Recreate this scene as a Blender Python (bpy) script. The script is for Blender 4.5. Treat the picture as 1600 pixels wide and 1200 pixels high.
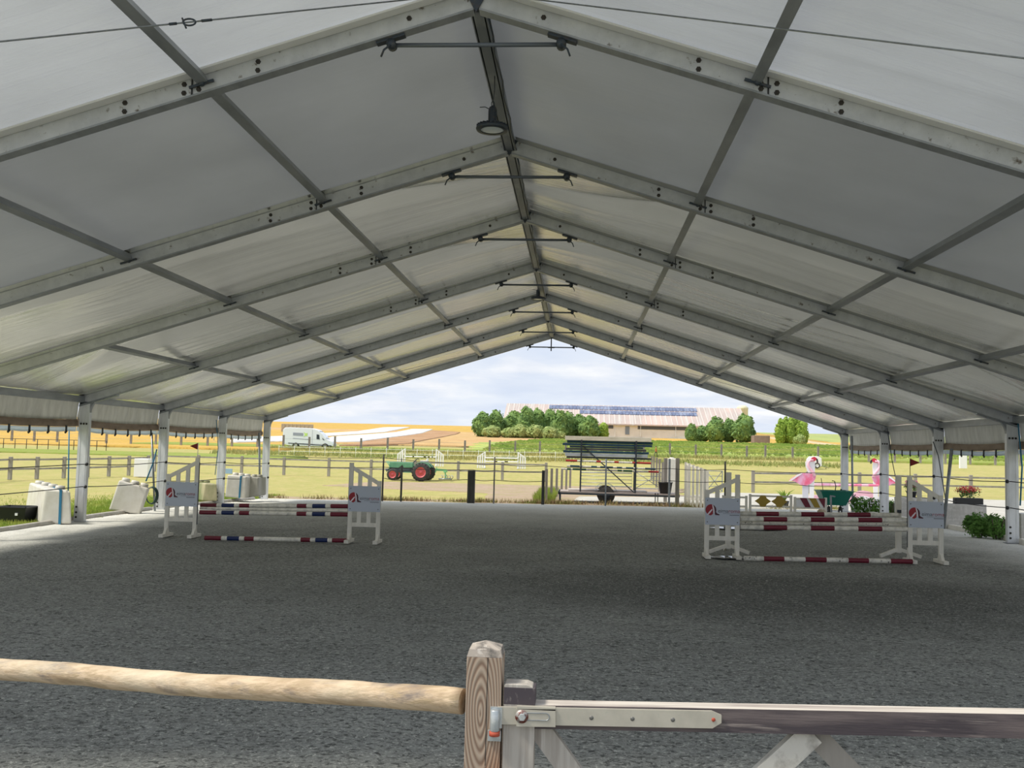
import bpy, math, random
from mathutils import Vector, Matrix, noise
random.seed(7)
PI=math.pi
C=bpy.context.scene.collection
for o in list(bpy.data.objects): bpy.data.objects.remove(o)
sc=bpy.context.scene
# ---------------- camera ----------------
FPX=1500.0; CX,CZ=1.2235,2.2036; YAW,PIT,ROL=.0700,.0681,.0251
_f=Vector((-math.sin(YAW)*math.cos(PIT),math.cos(YAW)*math.cos(PIT),math.sin(PIT)))
_r0=Vector((math.cos(YAW),math.sin(YAW),0)); _u0=_r0.cross(_f)
_r=_r0*math.cos(ROL)+_u0*math.sin(ROL); _u=_u0*math.cos(ROL)-_r0*math.sin(ROL)
CP=Vector((CX,0,CZ))
cd=bpy.data.cameras.new('camera'); cam=bpy.data.objects.new('camera',cd); C.objects.link(cam)
cam.matrix_world=Matrix(((_r.x,_u.x,-_f.x,CP.x),(_r.y,_u.y,-_f.y,CP.y),(_r.z,_u.z,-_f.z,CP.z),(0,0,0,1)))
cd.sensor_width=36; cd.lens=FPX/1600*36; cd.clip_start=.1; cd.clip_end=3000
sc.camera=cam
# ---------------- light ----------------
sc.view_settings.view_transform='Standard'; sc.view_settings.look='None'
sc.view_settings.exposure=0.0; sc.view_settings.gamma=1; sc.view_settings.use_curve_mapping=False
W=bpy.data.worlds.new('sky'); sc.world=W; W.use_nodes=True
nt=W.node_tree; N=nt.nodes; L=nt.links; N.clear()
def nd(t,**k):
    n=N.new(t)
    for a,b in k.items(): setattr(n,a,b)
    return n
tc=nd('ShaderNodeTexCoord'); sep=nd('ShaderNodeSeparateXYZ'); L.new(tc.outputs['Generated'],sep.inputs[0])
zz=nd('ShaderNodeMath',operation='MAXIMUM'); zz.inputs[1].default_value=0; L.new(sep.outputs['Z'],zz.inputs[0])
za=nd('ShaderNodeMath',operation='ADD'); za.inputs[1].default_value=.16; L.new(zz.outputs[0],za.inputs[0])
dx=nd('ShaderNodeMath',operation='DIVIDE'); L.new(sep.outputs['X'],dx.inputs[0]); L.new(za.outputs[0],dx.inputs[1])
dy=nd('ShaderNodeMath',operation='DIVIDE'); L.new(sep.outputs['Y'],dy.inputs[0]); L.new(za.outputs[0],dy.inputs[1])
cb=nd('ShaderNodeCombineXYZ'); L.new(dx.outputs[0],cb.inputs[0]); L.new(dy.outputs[0],cb.inputs[1])
nz=nd('ShaderNodeTexNoise'); nz.inputs['Scale'].default_value=1.15; nz.inputs['Detail'].default_value=7; nz.inputs['Roughness'].default_value=.58; L.new(cb.outputs[0],nz.inputs['Vector'])
nz2=nd('ShaderNodeTexNoise'); nz2.inputs['Scale'].default_value=2.6; nz2.inputs['Detail'].default_value=6; L.new(cb.outputs[0],nz2.inputs['Vector'])
cr=nd('ShaderNodeValToRGB'); L.new(nz.outputs['Fac'],cr.inputs[0])
e=cr.color_ramp.elements; e[0].position=.34; e[0].color=(.72,.79,.91,1); e[1].position=.50; e[1].color=(.74,.80,.90,1)
x=e.new(.58); x.color=(.84,.87,.92,1); x=e.new(.70); x.color=(1.0,1.0,1.02,1)
mx=nd('ShaderNodeMix',data_type='RGBA',blend_type='MULTIPLY'); mx.inputs[0].default_value=1
cr2=nd('ShaderNodeValToRGB'); L.new(nz2.outputs['Fac'],cr2.inputs[0]); e=cr2.color_ramp.elements
e[0].position=.35; e[0].color=(.90,.92,.96,1); e[1].position=.62; e[1].color=(1.04,1.03,1.01,1)
L.new(cr.outputs[0],mx.inputs[6]); L.new(cr2.outputs[0],mx.inputs[7])
bg=nd('ShaderNodeBackground'); bg.inputs['Strength'].default_value=1.08; L.new(mx.outputs[2],bg.inputs[0])
wo=nd('ShaderNodeOutputWorld'); L.new(bg.outputs[0],wo.inputs[0])
sd=bpy.data.lights.new('sun','SUN'); sd.energy=4.2; sd.angle=math.radians(12); sd.color=(1,.93,.80)
sun=bpy.data.objects.new('sun',sd); C.objects.link(sun)
SD=Vector((-.64,-.20,.95)).normalized()   # towards the sun: from the left, slightly behind the camera
sun.rotation_euler=SD.to_track_quat('Z','Y').to_euler(); sun.location=(-30,-10,40)

# ---------------- terrain and picture helpers ----------------
PR=[(-20,0),(33,0),(43,-.2),(60,-.1),(70,0),(92,.6),(110,1.2),(130,1.75),(160,3.0),(240,5),(300,6.6),(450,12.8),(520,14),(640,13.5),(900,2)]
def gz(X,Y):
    c=.008*max(-13,min(13,X))
    for (a,b),(c2,d) in zip(PR,PR[1:]):
        if Y<=c2:
            t=max(0,(Y-a)/(c2-a)); return c+b+(d-b)*t
    return c+2
def at(x,y,Y):
    "world point at depth Y seen at picture point x,y (1600x1200)"
    d=_f*FPX+_r*(x-800)+_u*(600-y); return CP+d*(Y/d.y)
def g(x,y):
    "where the ground is at picture point x,y"
    Y=5.0
    while Y<640:
        p=at(x,y,Y)
        if p.z<=gz(p.x,Y): return Vector((p.x,Y,gz(p.x,Y)))
        Y*=1.004
    return Vector((p.x,Y,gz(p.x,Y)))
def gb(x,Y):
    "ground point at depth Y under picture column x"
    p=at(x,700,Y); return Vector((p.x,Y,gz(p.x,Y)))
# ---------------- materials ----------------
MATS={}
def mat(name,col,rough=.6,metal=0,mix=(),bump=None,coat=0,trans=0,spec=.5,coord='Object'):
    if name in MATS: return MATS[name]
    m=bpy.data.materials.new(name); m.use_nodes=True; t=m.node_tree; n=t.nodes; l=t.links
    b=n['Principled BSDF']; b.inputs['Roughness'].default_value=rough; b.inputs['Metallic'].default_value=metal
    b.inputs['Specular IOR Level'].default_value=spec
    c=n.new('ShaderNodeTexCoord'); cur=None
    for (sc_,stretch,c2,lo,hi) in mix:
        mp=n.new('ShaderNodeMapping'); mp.inputs['Scale'].default_value=stretch; l.new(c.outputs[coord],mp.inputs[0])
        z=n.new('ShaderNodeTexNoise'); z.inputs['Scale'].default_value=sc_; z.inputs['Detail'].default_value=6; z.inputs['Roughness'].default_value=.6
        l.new(mp.outputs[0],z.inputs['Vector'])
        r=n.new('ShaderNodeMapRange'); r.inputs[1].default_value=lo; r.inputs[2].default_value=hi; l.new(z.outputs['Fac'],r.inputs[0])
        x=n.new('ShaderNodeMix'); x.data_type='RGBA'; l.new(r.outputs[0],x.inputs[0])
        if cur is None: x.inputs[6].default_value=(*col,1)
        else: l.new(cur,x.inputs[6])
        x.inputs[7].default_value=(*c2,1); cur=x.outputs[2]
    if cur: l.new(cur,b.inputs['Base Color'])
    else: b.inputs['Base Color'].default_value=(*col,1)
    if bump:
        sc_,stretch,st,dist=bump
        mp=n.new('ShaderNodeMapping'); mp.inputs['Scale'].default_value=stretch; l.new(c.outputs[coord],mp.inputs[0])
        z=n.new('ShaderNodeTexNoise'); z.inputs['Scale'].default_value=sc_; z.inputs['Detail'].default_value=8; z.inputs['Roughness'].default_value=.65; l.new(mp.outputs[0],z.inputs['Vector'])
        bp=n.new('ShaderNodeBump'); bp.inputs['Strength'].default_value=st; bp.inputs['Distance'].default_value=dist; l.new(z.outputs['Fac'],bp.inputs['Height']); l.new(bp.outputs[0],b.inputs['Normal'])
    if trans:
        tr=n.new('ShaderNodeBsdfTranslucent'); ms=n.new('ShaderNodeMixShader'); ms.inputs[0].default_value=trans
        if cur: l.new(cur,tr.inputs[0])
        else: tr.inputs[0].default_value=(*col,1)
        l.new(b.outputs[0],ms.inputs[1]); l.new(tr.outputs[0],ms.inputs[2]); l.new(ms.outputs[0],n['Material Output'].inputs[0])
    MATS[name]=m; return m
U=(1,1,1)
def plain(name,col,rough=.6,metal=0,**k): return mat(name,col,rough,metal,**k)
m_alu=mat('stained aluminium',(.58,.60,.63),.42,.25,[(3,(1,1,1),(.43,.45,.48),.35,.7),(7,(1,3,1),(.13,.11,.09),.62,.70),(38,U,(.10,.09,.08),.64,.72)],(60,U,.15,.004))
m_post=mat('white painted aluminium',(.72,.74,.76),.4,.1,[(5,(1,1,.3),(.52,.54,.55),.4,.75),(25,U,(.22,.21,.2),.70,.78)])
m_purl=mat('purlin aluminium',(.35,.37,.40),.45,.3,[(4,(1,.3,1),(.24,.26,.28),.35,.7)])
m_dsteel=mat('dark steel',(.05,.065,.085),.5,.5,[(20,U,(.09,.08,.075),.5,.7)])
m_gsteel=mat('grey galvanised tube',(.30,.33,.35),.4,.6,[(15,U,(.2,.21,.22),.4,.7)])
m_bolt=plain('dark bolt',(.05,.045,.04),.5,.6)
m_black=plain('black plastic',(.012,.014,.016),.45)
m_rope=plain('dark rope',(.045,.045,.045),.8)
m_wht=mat('chalky white paint',(.80,.77,.69),.5,0,[(6,(1,1,.4),(.66,.63,.55),.42,.75)])
m_white=plain('clean white',(.85,.86,.88),.4)
m_red=mat('dark red paint',(.17,.008,.028),.45,0,[(8,U,(.13,.008,.02),.4,.7)])
m_blue=plain('dark blue paint',(.003,.018,.10),.45)
m_polew=mat('worn white pole paint',(.82,.79,.70),.5,0,[(9,U,(.5,.49,.44),.45,.7),(30,(1,1,1),(.1,.1,.09),.72,.78)])
m_polem=mat('scuffed white pole paint',(.80,.77,.69),.5,0,[(9,U,(.5,.49,.44),.45,.7),(14,(1,1,1),(.05,.05,.045),.60,.66)])
m_sign=plain('pale blue grey sign board',(.50,.55,.64),.35)
m_ink=plain('dark sign print',(.10,.11,.14),.5)
m_inkr=plain('red sign print',(.30,.05,.07),.5)
m_logo=plain('crimson print',(.30,.01,.02),.5)
m_tank=mat('off white plastic',(.70,.68,.62),.5,0,[(3,U,(.58,.55,.47),.4,.75)],trans=.1)
m_strap=plain('blue strap',(.02,.17,.30),.6)
m_rustw=mat('weathered grey wood',(.30,.28,.25),.8,0,[(4,(1,1,.15),(.17,.155,.14),.4,.7)],(30,(1,1,.1),.4,.01))
m_tan=mat('tan curtain band',(.36,.28,.21),.7,0,[(5,(1,.4,1),(.24,.18,.13),.4,.7)],trans=.2)
m_curt=mat('rolled side sheet',(.70,.70,.67),.6,0,[(6,(1,1,.25),(.55,.55,.52),.4,.75)],(5,(.6,2,.3),.3,.02),trans=.35)
m_clear=mat('pale skirt film',(.70,.76,.80),.35,0,trans=.5)
m_glass=plain('dark window glass',(.02,.03,.035),.1)
m_tyre=mat('rubber tyre',(.03,.03,.03),.8,0,[(8,U,(.07,.065,.06),.4,.7)])
# ---------------- mesh helpers ----------------
class MB:
    def __init__(s): s.v=[]; s.f=[]; s.mi=[]; s.sm=[]; s.cur=0; s.smooth=False
    def add(s,vs,fs):
        b=len(s.v); s.v+= [Vector(v) for v in vs]
        for f in fs: s.f.append([i+b for i in f]); s.mi.append(s.cur); s.sm.append(s.smooth)
        return s
    def box(s,a,b):
        x0,y0,z0=a; x1,y1,z1=b
        s.smooth=False
        return s.add([(x0,y0,z0),(x1,y0,z0),(x1,y1,z0),(x0,y1,z0),(x0,y0,z1),(x1,y0,z1),(x1,y1,z1),(x0,y1,z1)],[(0,3,2,1),(4,5,6,7),(0,1,5,4),(1,2,6,5),(2,3,7,6),(3,0,4,7)])
    def bar(s,p,q,w,h,up=(0,0,1)):
        "rectangular bar from p to q, w across, h along up"
        p=Vector(p); q=Vector(q); d=(q-p).normalized(); up=Vector(up)
        sd=d.cross(up)
        if sd.length<1e-4: sd=d.cross(Vector((0,1,0)))
        sd.normalize(); u=sd.cross(d).normalized(); vs=[]
        for c in (p,q):
            for a,b in ((-1,-1),(1,-1),(1,1),(-1,1)): vs.append(c+sd*a*w/2+u*b*h/2)
        s.smooth=False
        return s.add(vs,[(0,1,2,3),(7,6,5,4),(0,4,5,1),(1,5,6,2),(2,6,7,3),(3,7,4,0)])
    def tube(s,pts,r,n=8,cap=True,r2=None):
        pts=[Vector(p) for p in pts]; vs=[]; fs=[]; prev=None
        for i,p in enumerate(pts):
            d=(pts[min(i+1,len(pts)-1)]-pts[max(i-1,0)]).normalized()
            if prev is None: a=d.cross(Vector((0,0,1)) if abs(d.z)<.9 else Vector((1,0,0))).normalized()
            else: a=(prev-d*prev.dot(d)).normalized()
            prev=a; b=d.cross(a); rr=r if r2 is None else r+(r2-r)*i/(len(pts)-1)
            if isinstance(r,(list,tuple)): rr=r[i]
            for k in range(n):
                t=2*PI*k/n; vs.append(p+(a*math.cos(t)+b*math.sin(t))*rr)
        for i in range(len(pts)-1):
            for k in range(n): fs.append((i*n+k,i*n+(k+1)%n,(i+1)*n+(k+1)%n,(i+1)*n+k))
        s.smooth=True; s.add(vs,fs)
        if cap:
            b=len(s.v)-len(vs)
            s.smooth=False
            s.f.append([b+k for k in range(n)][::-1]); s.mi.append(s.cur); s.sm.append(False)
            s.f.append([b+(len(pts)-1)*n+k for k in range(n)]); s.mi.append(s.cur); s.sm.append(False)
        return s
    def lathe(s,o,prof,n=24,axis='Z',smooth=True):
        o=Vector(o); vs=[]; fs=[]
        for (r,h) in prof:
            for k in range(n):
                t=2*PI*k/n; a,b=r*math.cos(t),r*math.sin(t)
                vs.append(o+(Vector((a,b,h)) if axis=='Z' else Vector((a,h,b)) if axis=='Y' else Vector((h,a,b))))
        for i in range(len(prof)-1):
            for k in range(n): fs.append((i*n+k,i*n+(k+1)%n,(i+1)*n+(k+1)%n,(i+1)*n+k))
        s.smooth=smooth; s.add(vs,fs); return s
    def prism(s,poly,a,b,axis='Y'):
        "extrude a 2D outline (x,z) from y=a to y=b (axis Y), or (y,z) along X, or (x,y) along Z"
        n=len(poly)
        def P(p,h): return (p[0],h,p[1]) if axis=='Y' else (h,p[0],p[1]) if axis=='X' else (p[0],p[1],h)
        vs=[P(p,a) for p in poly]+[P(p,b) for p in poly]
        s.smooth=False
        return s.add(vs,[tuple(range(n))[::-1],tuple(range(n,2*n))]+[(i,(i+1)%n,n+(i+1)%n,n+i) for i in range(n)])
    def quad(s,a,b,c,d): return s.add([a,b,c,d],[(0,1,2,3)])
    def xf(s,M): s.v=[M@v for v in s.v]; return s
    def build(s,name,mats,parent=None,loc=None,bevel=0):
        me=bpy.data.meshes.new(name)
        off=Vector((0,0,0))
        if loc is not None: off=Vector(loc)
        elif parent is not None: off=world_off(parent)
        me.from_pydata([v-off for v in s.v],[],s.f); 
        mats=mats if isinstance(mats,(list,tuple)) else [mats]
        for m in mats: me.materials.append(m)
        me.polygons.foreach_set('material_index',s.mi); me.polygons.foreach_set('use_smooth',s.sm); me.update()
        o=bpy.data.objects.new(name,me); C.objects.link(o)
        if parent is not None: o.parent=parent
        if loc is not None and parent is None: o.location=off
        if bevel:
            b=o.modifiers.new('bevel','BEVEL'); b.width=bevel; b.segments=2; b.limit_method='ANGLE'
        return o
def world_off(o):
    v=Vector((0,0,0))
    while o is not None: v+=o.location; o=o.parent
    return v
def tag(o,label,cat,group=None,kind=None):
    o['label']=label; o['category']=cat
    if group: o['group']=group
    if kind: o['kind']=kind
    return o
def struct(o): o['kind']='structure'; return o
def thing(name,loc,label,cat,group=None,rz=0):
    o=bpy.data.objects.new(name,None); C.objects.link(o); o.location=loc; o.rotation_euler=(0,0,rz); o.empty_display_size=.2
    return tag(o,label,cat,group)
def copy_tree(o,parent=None):
    c=o.copy(); C.objects.link(c)
    if parent is not None: c.parent=parent
    for ch in list(o.children): copy_tree(ch,c)
    return c
ORD=['first','second','third','fourth','fifth','sixth','seventh','eighth','ninth','tenth','eleventh','twelfth','thirteenth','fourteenth','fifteenth','sixteenth','seventeenth','eighteenth','nineteenth','twentieth']
ORD+=['twenty-first','twenty-second','twenty-third','twenty-fourth','twenty-fifth','twenty-sixth','twenty-seventh','twenty-eighth','twenty-ninth','thirtieth']+['thirty-'+o for o in ORD[:9]]+['fortieth','forty-first','forty-second']
# ---------------- ground ----------------
def grass_mat(name,a,b,c,sc1=.35,bs=14):
    return mat(name,a,.9,0,[(sc1,U,b,.38,.66),(sc1*6,(1,.5,1),c,.45,.72),(bs*1.5,U,tuple(x*.62 for x in a),.45,.75)],(bs,U,.6,.08),spec=.1)
m_past=grass_mat('dry pasture grass',(.44,.40,.15),(.36,.37,.12),(.52,.43,.21))
m_lush=grass_mat('green verge grass',(.24,.33,.06),(.32,.38,.09),(.34,.30,.13),.6,20)
m_ochre=grass_mat('ripe ochre field',(.56,.36,.09),(.50,.34,.08),(.60,.40,.13),.05,2)
m_stub=grass_mat('pale stubble',(.55,.36,.18),(.58,.42,.20),(.46,.28,.12),.04,3)
m_soil=grass_mat('tilled reddish soil',(.42,.26,.15),(.5,.33,.2),(.36,.2,.1),.05,3)
m_crop=grass_mat('green crop rows',(.34,.42,.12),(.50,.50,.16),(.22,.34,.09),.12,2.2)
m_greenf=grass_mat('distant green field',(.34,.40,.15),(.42,.44,.17),(.28,.36,.12),.03,2)
m_dirt=mat('trampled pink earth',(.40,.31,.23),.9,0,[(.8,U,(.34,.30,.16),.45,.65),(6,U,(.30,.22,.16),.5,.72)],(9,U,.7,.06),spec=.1)
m_yard=mat('pale gravel yard',(.50,.49,.45),.9,0,[(1.2,U,(.40,.39,.35),.45,.7),(25,U,(.3,.29,.27),.5,.75)],(30,U,.6,.02),spec=.1)
m_film=mat('white crop film',(.80,.80,.78),.4,0,[(.2,(.2,1,1),(.62,.60,.55),.45,.7)])
m_track=mat('sandy track',(.55,.45,.30),.9,0,[(.3,U,(.45,.38,.2),.45,.7)],spec=.1)
ROWS=[-20,-6,0,4,8,12,16,20,24,28,33,38,43,48,54,60,66,70,76,84,92,100,110,120,130,140,150,160,180,200,220,240,260,280,300,330,360,390,420,450,480,520,560,600,640,760,900]
mb=MB(); nc=60; vs=[]; fs=[]
for i,Y in enumerate(ROWS):
    for k in range(nc+1):
        u=k/nc*2-1; X=u*(40+max(0,Y)*.9); vs.append((X,Y,gz(X,Y)-.035-(.0 if Y<95 else .06)))
for i in range(len(ROWS)-1):
    for k in range(nc): a=i*(nc+1)+k; fs.append((a,a+1,a+nc+2,a+nc+1))
mb.smooth=True; mb.add(vs,fs); struct(mb.build('ground',m_past))
def patch(name,pts,m,dz=.0,ny=40,nx=30,jit=.0):
    ys=[p[1] for p in pts]; y0,y1=min(ys),max(ys); mb=MB(); rows=[]
    for j in range(ny+1):
        Y=y0+(y1-y0)*(j/ny); Yc=min(max(Y,y0+1e-4),y1-1e-4); xs=[]
        for (a,b) in zip(pts,pts[1:]+pts[:1]):
            if (a[1]-Yc)*(b[1]-Yc)<=0 and a[1]!=b[1]: xs.append(a[0]+(b[0]-a[0])*(Yc-a[1])/(b[1]-a[1]))
        if not xs: continue
        xa,xb=min(xs),max(xs)
        xa+=jit*(noise.noise((Y*.35,3.1,0))*2); xb+=jit*noise.noise((Y*.35,9.7,0))*2
        row=[]
        xe=(xa,xb)
        if not rows: rows.append([(xa+(xb-xa)*k/nx,Y+.01,gz(xa+(xb-xa)*k/nx,Y)-.5) for k in range(nx+1)])
        for k in range(nx+1):
            X=xa+(xb-xa)*k/nx; Yj=Y+(jit*noise.noise((X*.4,Y*.01,5))*1.2 if j in (0,ny) else 0)
            row.append((X,Yj,gz(X,Yj)+dz))
        rows.append(row)
    rows=[[(r[0][0]-.01,r[0][1],gz(r[0][0],r[0][1])-.5)]+r+[(r[-1][0]+.01,r[-1][1],gz(r[-1][0],r[-1][1])-.5)] for r in rows]; nx=nx+2
    vs=[p for r in rows for p in r]; fs=[]; n=nx+1
    for j in range(len(rows)-1):
        for k in range(nx): a=j*n+k; fs.append((a,a+1,a+n+1,a+n))
    mb.smooth=True; mb.add(vs,fs); return struct(mb.build(name,m))
def pxpoly(pp): return [(lambda q:(q.x,q.y))(g(*p)) for p in pp]
# far bands (world outlines; the strips read off the photograph are turned into ground outlines)
patch('ground_ochre_field',[(-560,300),(90,300),(90,560),(-560,560)],m_ochre,.04,30,30,3)
patch('ground_green_field',[(80,250),(560,250),(560,560),(80,560)],m_greenf,.06,30,30,3)
patch('ground_stubble',[(-300,150),(16,150),(4,330),(-300,330)],m_stub,.09,30,30,2)
patch('ground_left_field',[(-170,118),(-36,118),(-52,300),(-330,300)],m_ochre,.11,30,30,1)
patch('ground_ochre_verge',[(8,215),(140,215),(170,300),(4,300)],m_ochre,.13,30,30,2)
patch('ground_crop',[(-14,133),(75,133),(95,225),(-6,225),(-16,170)],m_crop,.15,40,40,1.5)
patch('ground_verge',[(-60,128),(90,128),(90,136),(-60,136)],m_lush,.19,8,60,.8)
patch('ground_verge',[(-110,96),(-28,96),(-28,104),(-110,104)],m_lush,.04,6,30,.8)
def strip(name,pp,m,dz): patch(name,pxpoly(pp),m,dz,40,20)
strip('ground_film',[(505,683),(640,668),(600,668.5),(470,680)],m_film,.24)
strip('ground_film',[(560,693),(676,671.5),(645,671),(520,684),(500,692)],m_film,.26)
strip('ground_film',[(360,687),(445,683),(445,691),(360,693)],m_film,.26)
strip('ground_soil',[(530,698),(640,695),(720,676),(676,673),(560,694)],m_soil,.21)
strip('ground_track',[(1330,683),(1430,700),(1600,716),(1600,711),(1440,695),(1350,682)],m_track,.28)
strip('ground_track',[(1190,684),(1260,692),(1330,703),(1330,699),(1250,686)],m_track,.28)
# near ground
patch('ground_dirt',[(-3.0,44.2),(6.5,44.2),(8,62),(-12,64),(-14,57),(-3.5,52)],m_dirt,.0,40,40,.5)
patch('ground_yard',[(.9,44.4),(5,44.2),(12.9,43.0),(13.3,42.9),(44,42),(44,57),(10,58),(6.0,51),(1.4,50)],m_yard,.02,30,60,.25)
patch('ground_yard',[(15.6,20),(44,20),(44,42.3),(13.35,42.3),(13.4,36)],m_yard,.02,30,40,.12)
patch('ground_verge',[(-15.5,8),(-12.95,8),(-12.95,43),(-18,43)],m_lush,-.01,60,12,.25)
patch('ground_verge',[(-13,42.9),(4.8,42.9),(4.6,44.6),(-13,44.9)],m_dirt,.01,10,80,.2)
patch('ground_verge',[(12.95,8),(13.35,8),(14.3,42),(12.95,42)],m_dirt,.0,60,6,.1)
# arena sand
def sand_mat():
    m=bpy.data.materials.new('grey arena sand'); m.use_nodes=True; t=m.node_tree; n=t.nodes; l=t.links; b=n['Principled BSDF']
    b.inputs['Roughness'].default_value=.95; b.inputs['Specular IOR Level'].default_value=.15
    c=n.new('ShaderNodeTexCoord')
    def nz(s,d=8,r=.65,st=(1,1,1),dist=0):
        mp=n.new('ShaderNodeMapping'); mp.inputs['Scale'].default_value=st; l.new(c.outputs['Object'],mp.inputs[0])
        z=n.new('ShaderNodeTexNoise'); z.inputs['Scale'].default_value=s; z.inputs['Detail'].default_value=d; z.inputs['Roughness'].default_value=r; z.inputs['Distortion'].default_value=dist; l.new(mp.outputs[0],z.inputs[0]); return z.outputs['Fac']
    def rng(v,a,b_,c_=0,d=1):
        r=n.new('ShaderNodeMapRange'); r.inputs[1].default_value=a; r.inputs[2].default_value=b_; r.inputs[3].default_value=c_; r.inputs[4].default_value=d; l.new(v,r.inputs[0]); return r.outputs[0]
    def mixc(f,a,b_):
        x=n.new('ShaderNodeMix'); x.data_type='RGBA'; l.new(f,x.inputs[0])
        for i,v in ((6,a),(7,b_)):
            if isinstance(v,tuple): x.inputs[i].default_value=(*v,1)
            else: l.new(v,x.inputs[i])
        return x.outputs[2]
    col=mixc(rng(nz(.22,4),.38,.62),(.285,.295,.275),(.37,.38,.355))
    # damp trodden patch: a stain with its own outline
    sx=n.new('ShaderNodeSeparateXYZ'); l.new(c.outputs['Object'],sx.inputs[0])
    def M(op,a,b_):
        x=n.new('ShaderNodeMath'); x.operation=op
        for i,v in ((0,a),(1,b_)):
            if isinstance(v,(int,float)): x.inputs[i].default_value=v
            else: l.new(v,x.inputs[i])
        return x.outputs[0]
    ax=M('DIVIDE',M('SUBTRACT',sx.outputs[0],4.6),5.2); ay=M('DIVIDE',M('SUBTRACT',M('ADD',sx.outputs[1],M('MULTIPLY',sx.outputs[0],.10)),16.0),2.9)
    d=M('ADD',M('MULTIPLY',ax,ax),M('MULTIPLY',ay,ay))
    wet=rng(M('ADD',d,M('MULTIPLY',M('SUBTRACT',nz(.7,6),.5),2.2)),1.35,.2)
    col=mixc(M('MULTIPLY',wet,.72),col,(.115,.12,.112))
    col=mixc(M('MULTIPLY',rng(nz(1.6,8,.7,(.7,1.6,1)),.50,.70),.5),col,(.18,.18,.165))
    col=mixc(M('MULTIPLY',rng(nz(16,8,.75,(1,1.3,1),.6),.49,.60),.9),col,(.055,.058,.055))
    col=mixc(M('MULTIPLY',rng(nz(26,6,.7,(1,1,1),.8),.54,.64),.75),col,(.72,.72,.66))
    edge=M('MAXIMUM',rng(M('ADD',sx.outputs[1],M('MULTIPLY',M('SUBTRACT',nz(.5,5),.5),8)),25,41),rng(M('ADD',M('ABSOLUTE',sx.outputs[0],0),M('MULTIPLY',M('SUBTRACT',nz(.5,5),.5),4)),9.5,12.4))  # daylight at the open far end and sides, painted in as paler sand
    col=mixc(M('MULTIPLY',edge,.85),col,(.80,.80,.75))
    col=mixc(M('MULTIPLY',rng(nz(55,4,.8),.52,.62),.5),col,(.10,.10,.095))
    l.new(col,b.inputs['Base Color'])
    h=M('ADD',M('MULTIPLY',nz(5,4),1.0),M('MULTIPLY',nz(19,8,.75),.9))
    bp=n.new('ShaderNodeBump'); bp.inputs['Strength'].default_value=1.0; bp.inputs['Distance'].default_value=.03; l.new(h,bp.inputs['Height']); l.new(bp.outputs[0],b.inputs['Normal'])
    return m
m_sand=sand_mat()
mb=MB(); vs=[];fs=[]; nx,ny=150,300
for j in range(ny+1):
    Y=-3+46*(j/ny)
    for k in range(nx+1):
        X=-12.95+25.9*k/nx
        h=noise.noise((X*1.3,Y*1.3,1))*.022+noise.noise((X*3.1,Y*3.1,4))*.014+noise.noise((X*.35,Y*.35,8))*.03
        ed=min(1,(12.95-abs(X))/.6,(43-Y)/.8); vs.append((X,Y,gz(X,Y)+.01+h*max(0,ed)))
for j in range(ny):
    for k in range(nx): a=j*(nx+1)+k; fs.append((a,a+1,a+nx+2,a+nx+1))
mb.smooth=True; mb.add(vs,fs); struct(mb.build('floor',m_sand))
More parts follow.
